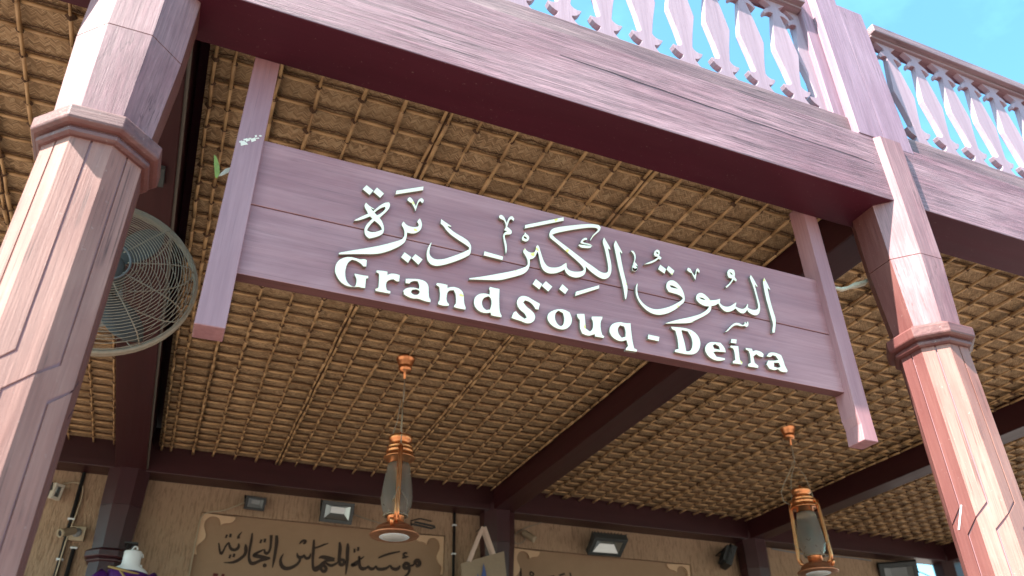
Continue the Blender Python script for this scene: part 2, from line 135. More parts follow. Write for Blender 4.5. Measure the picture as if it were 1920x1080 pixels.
class MB:
    def __init__(s): s.v = []; s.f = []; s.mi = []; s.sm = []
    def add(s, vs, fs, mi=0, smooth=False):
        o = len(s.v); s.v += [tuple(p) for p in vs]
        for f in fs: s.f.append([o + i for i in f]); s.mi.append(mi); s.sm.append(smooth)
    def box(s, x0, x1, y0, y1, z0, z1, mi=0, front=None, M=None):
        vs = [(x0, y0, z0), (x1, y0, z0), (x1, y1, z0), (x0, y1, z0), (x0, y0, z1), (x1, y0, z1), (x1, y1, z1), (x0, y1, z1)]
        if M is not None: vs = [M @ Vector(p) for p in vs]
        fs = [(0, 3, 2, 1), (4, 5, 6, 7), (0, 1, 5, 4), (1, 2, 6, 5), (2, 3, 7, 6), (3, 0, 4, 7)]
        o = len(s.v); s.v += [tuple(p) for p in vs]
        for i, f in enumerate(fs):
            s.f.append([o + j for j in f]); s.mi.append(front if (front is not None and i == 2) else mi); s.sm.append(False)
    def extrude(s, loop, vec, mi=0):
        """closed 3-D loop (planar) pushed along vec"""
        n = len(loop); v = [Vector(p) for p in loop]; w = [p + Vector(vec) for p in v]
        s.add(v + w, [list(range(n))[::-1], list(range(n, 2 * n))] + [(i, (i + 1) % n, n + (i + 1) % n, n + i) for i in range(n)], mi)
    def tube(s, path, r, n=6, mi=0, closed=False, cap=True, smooth=True):
        P = [Vector(p) for p in path]; m = len(P)
        rr = r if isinstance(r, (list, tuple)) else [r] * m
        vs = []; up = None
        for i, p in enumerate(P):
            a = P[(i - 1) % m] if (closed or i > 0) else p
            b = P[(i + 1) % m] if (closed or i < m - 1) else p
            t = (b - a).normalized() if (b - a).length > 1e-9 else Vector((0, 0, 1))
            if up is None: up = Vector((0, 0, 1)) if abs(t.z) < 0.9 else Vector((1, 0, 0))
            x = t.cross(up).normalized(); y = x.cross(t).normalized(); up = y
            vs += [p + (x * math.cos(2 * math.pi * j / n) + y * math.sin(2 * math.pi * j / n)) * rr[i] for j in range(n)]
        fs = []
        for i in range(m if closed else m - 1):
            for j in range(n):
                fs.append((i * n + j, i * n + (j + 1) % n, ((i + 1) % m) * n + (j + 1) % n, ((i + 1) % m) * n + j))
        if not closed and cap: fs += [list(range(n))[::-1], [(m - 1) * n + j for j in range(n)]]
        s.add(vs, fs, mi, smooth)
    def lathe(s, prof, c=(0, 0, 0), n=24, mi=0, smooth=True, rot=0.0, M=None, caps=True, sides=None):
        c = Vector(c); vs = []
        for r, z in prof:
            for j in range(n):
                a = rot + 2 * math.pi * j / n; p = Vector((r * math.cos(a), r * math.sin(a), z))
                vs.append((M @ p if M is not None else p) + c)
        fs = [(i * n + j, i * n + (j + 1) % n, (i + 1) * n + (j + 1) % n, (i + 1) * n + j) for i in range(len(prof) - 1) for j in range(n)]
        if caps: fs += [list(range(n))[::-1], [(len(prof) - 1) * n + j for j in range(n)]]
        k0 = len(s.mi); s.add(vs, fs, mi, smooth)
        if sides:
            for i in range(len(prof) - 1):
                for j in range(n): s.mi[k0 + i * n + j] = sides[j]
    def build(s, name, mats, parent=None, bevel=0.0, base=None):
        me = bpy.data.meshes.new(name)
        off = Vector(base) if base is not None else Vector((0, 0, 0))
        me.from_pydata([tuple(Vector(p) - off) for p in s.v], [], s.f); me.validate()
        for m in (mats if isinstance(mats, (list, tuple)) else [mats]): me.materials.append(m)
        if len(me.polygons) == len(s.mi):
            me.polygons.foreach_set("material_index", s.mi); me.polygons.foreach_set("use_smooth", s.sm)
        me.update()
        o = bpy.data.objects.new(name, me); COL.objects.link(o)
        if base is not None: o.location = off
        if parent is not None:
            o.parent = parent
            if base is None: o.location = -parent.location if parent.type == 'EMPTY' else (0, 0, 0)
        if bevel:
            b = o.modifiers.new("edge", 'BEVEL'); b.width = bevel; b.segments = 2; b.limit_method = 'ANGLE'; b.angle_limit = R(40)
        return o

def tag(o, label, cat, group=None, kind=None):
    if label: o['label'] = label
    if cat: o['category'] = cat
    if group: o['group'] = group
    if kind: o['kind'] = kind
    return o
def thing(name, loc, label, cat, group=None):
    o = bpy.data.objects.new(name, None); COL.objects.link(o); o.location = loc; o.empty_display_size = 0.1
    return tag(o, label, cat, group)
def dup(root, loc, label, group=None):
    r = root.copy(); COL.objects.link(r); r.location = loc; r['label'] = label
    if group: r['group'] = group
    for ch in list(root.children):
        c = ch.copy(); COL.objects.link(c); c.parent = r
        for g in ch.children:
            e = g.copy(); COL.objects.link(e); e.parent = c
    return r
def smooth_loop(pts, it=2, sharp=48):
    for _ in range(it):
        out = []; n = len(pts)
        for i in range(n):
            a, b, c = Vector(pts[i - 1]), Vector(pts[i]), Vector(pts[(i + 1) % n])
            u, w = b - a, c - b
            ang = math.degrees(u.angle(w)) if u.length > 1e-6 and w.length > 1e-6 else 0
            if ang > sharp: out.append(tuple(b))
            else: out += [tuple(b.lerp(a, 0.25)), tuple(b.lerp(c, 0.25))]
        pts = out
    return pts
def fill2d(groups, depth, bevel=0.0):
    """list of [outer, hole, ...] loops in x,z (metres) -> MB of solid letters; local z is towards the viewer"""
    cu = bpy.data.curves.new("tmp", 'CURVE'); cu.dimensions = '2D'; cu.fill_mode = 'BOTH'; cu.extrude = depth / 2; cu.bevel_depth = bevel; cu.offset = -0.0022
    res = MB()
    for loops in groups:
        cu.splines.clear()
        for lp in loops:
            sp = cu.splines.new('POLY'); sp.points.add(len(lp) - 1); sp.use_cyclic_u = True
            for p, (x, z) in zip(sp.points, lp): p.co = (x, z, 0, 1)
        ob = bpy.data.objects.new("tmp", cu)
        me = bpy.data.meshes.new_from_object(ob)
        res.add([(v.co.x, -v.co.z, v.co.y) for v in me.vertices], [list(p.vertices) for p in me.polygons])
        bpy.data.objects.remove(ob); bpy.data.meshes.remove(me)
    bpy.data.curves.remove(cu)
    return res

# ---------------------------------------------------------------- materials
M = {}
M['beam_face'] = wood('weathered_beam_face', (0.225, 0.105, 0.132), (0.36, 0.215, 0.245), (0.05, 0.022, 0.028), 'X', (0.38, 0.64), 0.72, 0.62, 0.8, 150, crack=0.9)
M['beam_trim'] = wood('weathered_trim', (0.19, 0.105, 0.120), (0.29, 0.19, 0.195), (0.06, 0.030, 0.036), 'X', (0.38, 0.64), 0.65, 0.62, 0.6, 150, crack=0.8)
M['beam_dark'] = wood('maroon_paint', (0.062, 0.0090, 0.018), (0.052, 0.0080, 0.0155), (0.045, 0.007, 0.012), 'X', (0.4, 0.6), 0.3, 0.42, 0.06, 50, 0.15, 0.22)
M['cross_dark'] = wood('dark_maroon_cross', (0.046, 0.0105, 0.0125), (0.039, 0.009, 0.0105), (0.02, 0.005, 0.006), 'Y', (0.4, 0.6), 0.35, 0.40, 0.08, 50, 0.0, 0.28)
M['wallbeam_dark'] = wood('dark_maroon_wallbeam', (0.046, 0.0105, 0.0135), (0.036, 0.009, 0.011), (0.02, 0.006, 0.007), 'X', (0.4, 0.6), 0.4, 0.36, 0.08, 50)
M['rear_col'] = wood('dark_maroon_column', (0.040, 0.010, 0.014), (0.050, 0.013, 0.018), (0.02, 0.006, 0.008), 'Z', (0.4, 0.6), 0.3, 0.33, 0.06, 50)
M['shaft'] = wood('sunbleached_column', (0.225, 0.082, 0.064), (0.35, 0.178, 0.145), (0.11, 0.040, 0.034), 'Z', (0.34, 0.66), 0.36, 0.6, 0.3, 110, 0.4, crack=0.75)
M['bracket'] = wood('sunbleached_bracket', (0.23, 0.098, 0.112), (0.36, 0.20, 0.21), (0.085, 0.036, 0.040), 'Z', (0.38, 0.62), 0.55, 0.6, 0.22, 130, 0.2, crack=0.85)
M['cap'] = wood('capital_paint', (0.110, 0.031, 0.031), (0.235, 0.110, 0.098), (0.045, 0.012, 0.013), 'X', (0.42, 0.64), 0.5, 0.5, 0.35, 60, 0.4, crack=0.5)
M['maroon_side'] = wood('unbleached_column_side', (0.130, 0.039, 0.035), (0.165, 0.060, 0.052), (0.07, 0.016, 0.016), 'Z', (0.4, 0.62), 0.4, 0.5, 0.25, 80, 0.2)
M['groove'] = plain('groove_paint', (0.26, 0.135, 0.15), 0.7)
M['post'] = wood('newel_paint', (0.245, 0.142, 0.195), (0.32, 0.205, 0.265), (0.12, 0.060, 0.072), 'Z', (0.36, 0.62), 0.45, 0.6, 0.4, 80, crack=0.5)
M['rail'] = wood('rail_paint', (0.22, 0.135, 0.16), (0.30, 0.20, 0.22), (0.08, 0.045, 0.05), 'X', (0.36, 0.62), 0.6, 0.6, 0.5, 80, crack=0.6)
M['baluster'] = wood('baluster_paint', (0.30, 0.20, 0.245), (0.37, 0.262, 0.308), (0.15, 0.085, 0.105), 'Z', (0.36, 0.62), 0.35, 0.6, 0.25, 80)
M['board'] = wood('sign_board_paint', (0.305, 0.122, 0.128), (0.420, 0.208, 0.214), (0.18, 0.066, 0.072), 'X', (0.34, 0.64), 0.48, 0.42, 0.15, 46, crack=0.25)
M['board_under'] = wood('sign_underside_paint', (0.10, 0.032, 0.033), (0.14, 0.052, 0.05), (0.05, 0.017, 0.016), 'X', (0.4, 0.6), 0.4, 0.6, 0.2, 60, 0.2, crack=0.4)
M['sign_post'] = wood('sign_post_paint', (0.315, 0.145, 0.158), (0.375, 0.188, 0.202), (0.19, 0.080, 0.094), 'Z', (0.36, 0.60), 0.45, 0.42, 0.15, 46, crack=0.3)
M['copper'] = plain('copper', (0.68, 0.275, 0.12), 0.32, 1.0, 0.25, 18, 0.05)
M['copper_dull'] = plain('copper_dull', (0.46, 0.195, 0.105), 0.48, 0.9, 0.3, 20, 0.1)
M['black'] = plain('black_metal', (0.018, 0.018, 0.02), 0.5)
M['dark_grey'] = plain('dark_grey_metal', (0.045, 0.048, 0.05), 0.5)
M['grey'] = plain('grey_metal', (0.22, 0.23, 0.24), 0.5)
M['white_plastic'] = plain('white_plastic', (0.70, 0.72, 0.75), 0.4, 0, 0.05)
M['lens'] = plain('pale_lens', (0.60, 0.58, 0.56), 0.35, 0, 0.05)
M['reflector'] = plain('floodlight_reflector', (0.38, 0.40, 0.40), 0.28, 0.8, 0.05)
M['wire'] = plain('grey_wire', (0.30, 0.25, 0.19), 0.6)
M['cable_beige'] = plain('beige_cable', (0.42, 0.33, 0.23), 0.6)
M['cream'] = plain('cream_paint', (0.50, 0.45, 0.38), 0.5, 0, 0.2)
M['guard'] = plain('fan_guard_paint', (0.245, 0.20, 0.152), 0.5, 0.0, 0.25, 30)
M['blade'] = plain('fan_blade', (0.075, 0.068, 0.064), 0.6, 0.0, 0.1)
M['blue_ring'] = plain('blue_grey_ring', (0.105, 0.10, 0.10), 0.5)
M['twine'] = plain('dark_twine', (0.085, 0.042, 0.022), 0.95, 0, 0.5, 120, 0.5)
M['ink'] = plain('brown_ink', (0.032, 0.016, 0.010), 0.8, 0, 0.4, 60)
M['red_ink'] = plain('red_ink', (0.10, 0.012, 0.010), 0.8)
M['canvas'] = plain('canvas', (0.27, 0.20, 0.14), 0.9, 0, 0.15, 40, 0.2)
M['strap'] = plain('pink_strap', (0.52, 0.38, 0.32), 0.85)
M['blue_print'] = plain('blue_print', (0.05, 0.08, 0.22), 0.8)
M['purple'] = plain('purple_satin', (0.055, 0.006, 0.12), 0.42, 0, 0.7, 90, 0.3)
M['gold'] = plain('gold_braid', (0.32, 0.21, 0.08), 0.5, 0.3, 0.6, 200, 0.4)
M['leaf'] = plain('green_yellow', (0.26, 0.33, 0.05), 0.5, 0, 0.6, 60)
M['leaf_white'] = plain('pale_green_white', (0.66, 0.58, 0.46), 0.5, 0, 0.3, 60)
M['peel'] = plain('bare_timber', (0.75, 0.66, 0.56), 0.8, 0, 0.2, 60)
M['green_glass'] = plain('green_glass', (0.12, 0.38, 0.22), 0.3, 0, 0.3)

def letter_mat():
    k = NT('cream_letter_face'); v = k.coord()
    st = k.bw(k.noise(v, 16, 2, 0.5), 0.685, 0.72)
    c = k.mix(k.math('MULTIPLY', st, 0.8), (0.88, 0.79, 0.62), (0.80, 0.62, 0.05))
    k.color(c); k.rough(0.35); return k.m
M['letter'] = letter_mat()
M['batten'] = plain('dull_batten', (0.11, 0.092, 0.078), 0.7)
M['letter_side'] = plain('letter_edge', (0.17, 0.14, 0.12), 0.6)

def bamboo(name, ax):
    k = NT(name); st = {'X': (0.12, 1, 1), 'Y': (1, 0.12, 1)}[ax]
    v = k.coord(st); n = k.noise(v, 38, 5, 0.7, 0.4); v0 = k.coord()
    b = k.noise(v0, 5.5, 3)
    c = k.mix(n, (0.36, 0.20, 0.085), (0.66, 0.425, 0.22))
    c = k.mix(k.math('MULTIPLY', k.bw(b, 0.45, 0.65), 0.7), c, (0.22, 0.115, 0.05))
    k.color(c); k.rough(0.5); k.bump(n, 0.25, 0.004); return k.m
M['bamboo_x'] = bamboo('bamboo_lath', 'X'); M['bamboo_y'] = bamboo('bamboo_rod', 'Y')

def mat_weave():
    k = NT('herringbone_palm_weave'); c = k.n("ShaderNodeTexCoord"); sp = k.n("ShaderNodeSeparateXYZ"); k.l(c.outputs['Object'], sp.inputs[0])
    wob = k.noise(k.coord(), 7, 2)
    x, y = k.math('ADD', sp.outputs[0], k.math('MULTIPLY', wob, 0.02)), k.math('ADD', sp.outputs[1], k.math('MULTIPLY', wob, 0.015))
    W, P = 0.025, 0.0095
    tri = k.math('PINGPONG', x, W)
    s = k.math('DIVIDE', k.math('ADD', y, tri), P)
    idx = k.math('FLOOR', s); fr = k.math('FRACT', s); colm = k.math('FLOOR', k.math('DIVIDE', x, W))
    wnz = k.n("ShaderNodeTexWhiteNoise", noise_dimensions='2D'); cb = k.n("ShaderNodeCombineXYZ"); k.l(idx, cb.inputs[0]); k.l(colm, cb.inputs[1]); k.l(cb.outputs[0], wnz.inputs['Vector'])
    edge = k.math('PINGPONG', fr, 0.5)                      # 0 at strand edge
    big = k.noise(k.coord(), 2.3, 4, 0.6)
    col = k.ramp(wnz.outputs[0], [(0.0, (0.31, 0.185, 0.095, 1)), (0.5, (0.57, 0.352, 0.190, 1)), (1.0, (0.76, 0.53, 0.32, 1))])
    col = k.mix(k.math('MULTIPLY', k.bw(big, 0.40, 0.66), 0.55), col, (0.30, 0.185, 0.095))
    ce = k.math('PINGPONG', k.math('DIVIDE', x, W), 0.5)
    gap = k.math('MULTIPLY', k.bw(edge, 0.17, 0.02), 0.8)
    col = k.mix(gap, col, (0.06, 0.03, 0.012))
    k.color(col); k.rough(0.75)
    h = k.math('ADD', k.bw(edge, 0.0, 0.35), k.math('MULTIPLY', wnz.outputs[0], 0.4))
    k.bump(h, 0.8, 0.006); return k.m
M['weave'] = mat_weave()

def plaster():
    k = NT('rough_tan_plaster'); v = k.coord((1, 1, 0.14)); v0 = k.coord()
    a = k.noise(v, 46, 6, 0.75, 0.5); b = k.noise(v0, 1.6, 4); d = k.noise(v, 90, 3, 0.7)
    c = k.mix(b, (0.42, 0.268, 0.172), (0.54, 0.365, 0.248))
    c = k.mix(k.math('MULTIPLY', k.bw(a, 0.50, 0.38), 0.8), c, (0.25, 0.148, 0.09))
    k.color(c); k.rough(0.95); k.bump(k.math('ADD', a, k.math('MULTIPLY', d, 0.5)), 1.0, 0.035); return k.m
M['plaster'] = plaster()
def smooth_plaster(name, c1, c2):
    k = NT(name); v0 = k.coord(); b = k.noise(v0, 3.0, 6, 0.65); e = k.noise(v0, 40, 4)
    k.color(k.mix(b, c1, c2)); k.rough(0.95); k.bump(e, 0.25, 0.004); return k.m
M['panel'] = smooth_plaster('panel_plaster', (0.245, 0.150, 0.092), (0.35, 0.225, 0.145))
M['scroll'] = smooth_plaster('scroll_plaster', (0.50, 0.31, 0.19), (0.66, 0.46, 0.31))
M['ground'] = smooth_plaster('pale_paving', (0.155, 0.124, 0.104), (0.205, 0.168, 0.145))
def glass_mat():
    k = NT('lantern_glass'); k.color((0.95, 0.92, 0.86)); k.rough(0.32)
    k.b.inputs['Transmission Weight'].default_value = 0.9; k.b.inputs['IOR'].default_value = 1.12; return k.m
M['glass'] = glass_mat()

# ---------------------------------------------------------------- ground
b = MB(); b.add([(-150, -150, 0), (150, -150, 0), (150, 150, 0), (-150, 150, 0)], [(0, 1, 2, 3)])
tag(b.build('ground', M['ground']), 'pale paved ground in front of and below the arcade', 'ground', None, 'structure')

# ---------------------------------------------------------------- beams
ZB, ZC = 4.515, 4.79
XS = [-5.2, -0.531, 3.648, 7.45]
def front_beam(x0, x1, label):
    t = thing('front_beam', ((x0 + x1) / 2, 2.65, ZB), label, 'beam', 'front beams under the balcony')
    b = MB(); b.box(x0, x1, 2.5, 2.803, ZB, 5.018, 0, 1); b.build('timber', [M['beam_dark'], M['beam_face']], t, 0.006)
    b = MB(); b.box(x0, x1, 2.545, 2.79, 5.021, 5.195); b.build('sill', M['beam_trim'], t, 0.008)
    b = MB()                                                  # a long shake (drying crack) in the face
    if x0 > -1 and x1 < 4:
        pts = [(x0 + 1.9 + i * 0.15, 2.4995, 4.835 - i * 0.0037 + random.uniform(-.004, .004)) for i in range(15)]
        b.tube(pts, [0.0008] + [random.uniform(0.0010, 0.0024) for _ in range(13)] + [0.0008], 4, smooth=False)
        b.build('shake', M['black'], t)
    return t
front_beam(XS[0], XS[1], 'dark front beam left of the near left column')
front_beam(XS[1], XS[2], 'long weathered purple front beam above the hanging sign')
front_beam(XS[2], XS[3], 'weathered purple front beam right of the right column')

def cross_beam(x0, x1, label):
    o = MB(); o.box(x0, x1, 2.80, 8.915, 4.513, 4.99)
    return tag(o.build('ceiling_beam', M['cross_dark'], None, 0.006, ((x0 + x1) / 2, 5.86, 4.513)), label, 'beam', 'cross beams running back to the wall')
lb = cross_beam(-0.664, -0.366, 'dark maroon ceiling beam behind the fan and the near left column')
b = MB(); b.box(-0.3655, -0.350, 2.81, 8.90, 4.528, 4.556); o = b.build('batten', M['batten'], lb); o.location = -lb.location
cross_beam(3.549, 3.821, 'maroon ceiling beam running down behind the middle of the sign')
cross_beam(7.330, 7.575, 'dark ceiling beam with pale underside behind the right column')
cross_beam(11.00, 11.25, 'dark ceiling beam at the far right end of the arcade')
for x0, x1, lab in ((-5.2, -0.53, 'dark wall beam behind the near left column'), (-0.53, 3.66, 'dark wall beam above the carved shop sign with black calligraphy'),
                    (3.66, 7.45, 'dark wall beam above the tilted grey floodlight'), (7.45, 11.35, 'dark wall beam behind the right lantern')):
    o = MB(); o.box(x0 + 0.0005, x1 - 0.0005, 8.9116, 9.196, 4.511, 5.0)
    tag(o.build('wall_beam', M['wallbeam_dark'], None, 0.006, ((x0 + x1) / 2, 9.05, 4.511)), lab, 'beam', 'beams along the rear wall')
b = MB(); b.box(-5.2, 11.3, 2.81, 9.6, 5.03, 5.12)  # unseen slab, added to keep sun and sky light off the mats
tag(b.build('balcony_floor', M['beam_dark']), 'unseen balcony floor added above the woven ceilings to block light', 'floor', None, 'structure')

# ---------------------------------------------------------------- columns
T8 = math.tan(math.pi / 8); C8 = 1 / math.cos(math.pi / 8)
def octo(prof, n=8): return [(a * C8, z) for a, z in prof]
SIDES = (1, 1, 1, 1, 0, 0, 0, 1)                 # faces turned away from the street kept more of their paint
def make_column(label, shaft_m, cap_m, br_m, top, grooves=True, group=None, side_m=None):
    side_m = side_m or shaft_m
    t = thing('carved_column', (0, 0, 0), label, 'column', group)
    b = MB(); b.lathe(octo([(0.1585, 0.25), (0.1585, 3.59)]), n=8, smooth=False, rot=math.pi / 8, mi=1)
    w = 2 * 0.165 * T8; g = 0.0042; h = w / 2; zt, zs, zc, ze, zb = 3.585, 2.737, 2.672, 2.607, 0.25
    for i in range(8):
        ang = -math.pi / 2 + i * math.pi / 4
        nrm = Vector((math.cos(ang), math.sin(ang), 0)); tan = Vector((-math.sin(ang), math.cos(ang), 0))
        if grooves:
            k = g * 1.2
            polys = [[(-h, zt), (-g, zt), (-g, zs + k * .6), (-h, zc + k)][::-1],
                     [(g, zt), (h, zt), (h, zc + k), (g, ze + k * 0.6), (g, zb), (h, zb)][:0] or [(g, zt), (g, zs - k), (-h, zc - k), (-h, zb), (-g, zb), (-g, ze + k), (h, zc + k), (h, zt)],
                     [(g, zb), (h, zb), (h, zc - k), (g, ze - k * .6)]]
        else: polys = [[(-h, zb), (h, zb), (h, zt), (-h, zt)]]
        for pl in polys:
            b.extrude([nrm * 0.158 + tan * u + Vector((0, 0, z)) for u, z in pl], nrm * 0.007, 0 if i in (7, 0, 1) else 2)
    b.lathe(octo([(0.20, 0.0), (0.20, 0.25), (0.17, 0.27)]), n=8, smooth=False, rot=math.pi / 8)
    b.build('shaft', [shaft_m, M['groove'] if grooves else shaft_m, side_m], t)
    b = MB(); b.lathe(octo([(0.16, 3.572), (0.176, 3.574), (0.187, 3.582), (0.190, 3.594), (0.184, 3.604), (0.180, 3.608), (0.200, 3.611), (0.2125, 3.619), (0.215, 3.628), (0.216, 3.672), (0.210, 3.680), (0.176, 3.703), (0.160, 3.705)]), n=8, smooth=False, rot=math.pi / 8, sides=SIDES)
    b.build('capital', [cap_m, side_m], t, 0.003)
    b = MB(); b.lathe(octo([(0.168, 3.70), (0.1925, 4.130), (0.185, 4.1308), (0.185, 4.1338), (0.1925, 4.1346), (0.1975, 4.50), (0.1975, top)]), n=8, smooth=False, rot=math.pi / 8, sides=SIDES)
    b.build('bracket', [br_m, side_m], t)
    return t
GC = 'octagonal front columns'
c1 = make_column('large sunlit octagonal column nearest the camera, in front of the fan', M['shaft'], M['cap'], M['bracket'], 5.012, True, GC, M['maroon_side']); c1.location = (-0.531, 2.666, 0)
dup(c1, (3.648, 2.667, 0), 'sunlit salmon octagonal column right of the sign, under the balcony post', GC)
GR = 'dark columns along the rear wall'
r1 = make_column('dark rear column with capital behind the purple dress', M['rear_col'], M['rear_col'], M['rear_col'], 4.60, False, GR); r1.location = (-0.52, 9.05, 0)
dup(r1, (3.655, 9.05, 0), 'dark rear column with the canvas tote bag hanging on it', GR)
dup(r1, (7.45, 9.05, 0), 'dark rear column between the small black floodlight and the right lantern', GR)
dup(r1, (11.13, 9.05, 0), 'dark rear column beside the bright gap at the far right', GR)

# ---------------------------------------------------------------- balcony railing
BP = [(0.118, 0.0), (0.090, 0.025), (0.062, 0.052), (0.045, 0.080), (0.043, 0.094), (0.058, 0.099), (0.078, 0.112), (0.094, 0.132), (0.106, 0.158), (0.100, 0.162), (0.080, 0.160), (0.060, 0.166), (0.044, 0.180), (0.038, 0.196),
      (0.060, 0.330), (0.096, 0.500), (0.066, 0.690), (0.030, 0.868), (0.045, 0.872), (0.068, 0.866), (0.088, 0.850), (0.098, 0.836), (0.108, 0.850), (0.098, 0.880), (0.078, 0.902), (0.050, 0.920), (0.033, 0.935), (0.036, 0.952),
      (0.060, 0.972), (0.085, 0.990), (0.104, 1.015), (0.108, 1.035), (0.090, 1.036), (0.090, 1.07)]
def baluster_mesh(half=False):
    m = MB()
    r = [(x, z) for x, z in BP]; l = [(-x, z) for x, z in BP][::-1]
    loop = ([(0.02, 0.0)] + [(0.02, 1.07)] + l) if half else (r + l)
    m.extrude([(x, 0, z) for x, z in loop][::1], (0, 0.04, 0)); return m
bal_me = None
def railing(x0, x1, xs, label, halves=()):
    global bal_me
    t = thing('balcony_railing', ((x0 + x1) / 2, 2.6, 5.195), label, 'railing', 'balcony railings')
    b = MB(); b.box(x0, x1, 2.505, 2.665, 6.212, 6.285); b.box(x0, x1, 2.545, 2.635, 6.192, 6.2115); b.build('handrail', M['rail'], t, 0.006)
    for x in xs:
        if bal_me is None:
            o = baluster_mesh().build('baluster', M['baluster'], t, 0.002, (0, 0, 0)); bal_me = o
        else:
            o = bal_me.copy(); COL.objects.link(o); o.parent = t
        o.location = Vector((x + random.uniform(-.004, .004), 2.572 + random.uniform(-.003, .003), 5.19)) - t.location; o.rotation_euler = (0, R(random.uniform(-.5, .5)), R(random.uniform(-2, 2)))
    for x in halves:
        o = baluster_mesh(True).build('baluster', M['baluster'], t, 0.002, (0, 0, 0)); o.location = Vector((x, 2.60, 5.19)) - t.location
railing(-0.25, 3.335, [0.09 + 0.2735 * i for i in range(12)], 'purple balcony railing above the long beam, left of the tall post', (3.325,))
railing(3.96, 7.2, [4.125 + 0.2665 * i for i in range(12)], 'purple balcony railing against blue sky, right of the tall post')
def newel(x, label):
    t = thing('balcony_post', (x, 2.56, 5.02), label, 'post', 'balcony posts')
    b = MB(); b.box(x - 0.218, x - 0.012, 2.497, 2.56, 5.021, 6.40); b.box(x - 0.0095, x + 0.218, 2.4985, 2.56, 4.985, 6.33); b.build('front_board', M['post'], t, 0.004)
    b = MB(); b.box(x - 0.31, x + 0.31, 2.5605, 2.70, 5.197, 6.36); b.build('backing', M['post'], t, 0.006)
newel(3.648, 'tall purple balcony post above the right column')

# ---------------------------------------------------------------- woven ceilings
def ceiling(x0, x1, rods, label, y0=2.81, y1=8.90):
    t = thing('woven_ceiling', ((x0 + x1) / 2, (y0 + y1) / 2, ZC), label, 'woven ceiling', 'palm mat ceilings between the beams')
    ys = []; y = 2.94
    while y < y1 - 0.02:
        ys.append(y + random.uniform(-.008, .008)); y += 0.175
    xs = sorted([x0 + 0.035] + [r for r in rods if x0 + 0.09 < r < x1 - 0.09] + [x1 - 0.03])
    # mat: sags a little between the rods
    b = MB(); gx = sorted(set([x0, x1] + [v for a, c in zip([x0] + xs, xs + [x1]) for v in [a + (c - a) * q / 4 for q in range(5)]]))
    gy = sorted(set([y0, y1] + [v for a, c in zip([y0] + ys, ys + [y1]) for v in [a + (c - a) * q / 3 for q in range(4)]]))
    def sag(v, K):
        for a, c in zip(K, K[1:]):
            if a <= v <= c: return math.sin(math.pi * (v - a) / (c - a)) if c - a > .05 else 0
        return 0
    amp = {}
    def zed(x, y):
        cx = sum(1 for k in xs if k < x); cy = sum(1 for k in ys if k < y)
        A = amp.setdefault((cx, cy), random.uniform(0.001, 0.012))
        return ZC + 0.006 - A * sag(x, [x0] + xs + [x1]) * sag(y, [y0] + ys + [y1])
    vs = [(x, y, zed(x, y)) for y in gy for x in gx]; nx = len(gx)
    b.add(vs, [(i * nx + j, i * nx + nx + j, i * nx + nx + j + 1, i * nx + j + 1) for i in range(len(gy) - 1) for j in range(nx - 1)], 0, True)
    b.build('woven_mat', M['weave'], t)
    # bamboo laths along the facade, then rods towards the wall underneath them
    b = MB(); tw = MB(); kn = MB()
    for y in ys:
        rr = random.uniform(0.0095, 0.0132); xj = x0
        xe = [x0] + xs + [x1]
        for a, c in zip(xe, xe[1:]):
            if c - a < 0.06: continue
            r0 = rr * random.uniform(.85, 1.15); dy = random.uniform(-.004, .004)
            b.tube([(a - .012, y + dy, ZC - 0.014), ((a + c) / 2, y + dy + random.uniform(-.004, .004), ZC - 0.015 - random.uniform(0, .005)), (c + .012, y + dy + random.uniform(-.004, .004), ZC - 0.014)], r0, 6)
        n = int((x1 - x0) / 0.055); ph = random.uniform(0, 6)
        tw.tube([(x0 + (x1 - x0) * i / n, y - 0.022 + 0.005 * math.sin(ph + i * 1.9), ZC - 0.008 - 0.003 * math.sin(i * 2.7)) for i in range(n + 1)], 0.0042, 4, smooth=False)
    y_rod = MB()
    for x in xs:
        rr = random.uniform(0.0095, 0.0125); ye = [y0] + ys + [y1]; xo = x
        for a, c in zip(ye, ye[1:]):
            xo2 = x + random.uniform(-.005, .005)
            r0 = rr * random.uniform(.7, 1.25)
            y_rod.tube([(xo, a - .006, ZC - 0.035), (xo2, c + .006, ZC - 0.035 - random.uniform(-.002, .003))], r0, 6)
            xo = xo2
    for a, c in zip(xs, xs[1:]):                            # black open seam between paired rods
        if c - a < 0.05: tw.tube([((a + c) / 2 + random.uniform(-.003, .003), y0 + (y1 - y0) * i / 20, ZC - 0.024) for i in range(21)], 0.0085, 5)
    for x in xs:
        for y in ys:
            w = random.uniform(0.017, 0.024); q = random.uniform(-.5, .5)
            vs = []; 
            for sx, sy, sz in ((1, 0, 0), (-1, 0, 0), (0, 1, 0), (0, -1, 0), (0, 0, 1), (0, 0, -1), (.7, .7, 0), (-.7, -.7, 0), (.7, -.7, 0), (-.7, .7, 0)):
                k = w * random.uniform(.75, 1.25); vs.append((x + sx * k, y + sy * k, ZC - 0.031 + sz * k * 1.1))
            ring = [0, 6, 2, 9, 1, 7, 3, 8]
            kn.add(vs, [(ring[i], ring[(i + 1) % 8], 4) for i in range(8)] + [(ring[(i + 1) % 8], ring[i], 5) for i in range(8)])
    b.build('bamboo_laths', M['bamboo_x'], t); y_rod.build('bamboo_rods', M['bamboo_y'], t)
    tw.build('twine', M['twine'], t); kn.build('knots', M['twine'], t)
def rods(start, x0, x1, step=0.2185, seam=1.311, ds=0.035, ref=0.896):
    out = []; x = start
    while x > x0 + 0.06: x -= step
    while x < x1 - 0.03:
        if x > x0 + 0.03:
            out.append(x + random.uniform(-.01, .01))
            k = (x - ref) / seam
            if abs(k - round(k)) < 0.06: out.append(out[-1] + ds)
        x += step
    return out
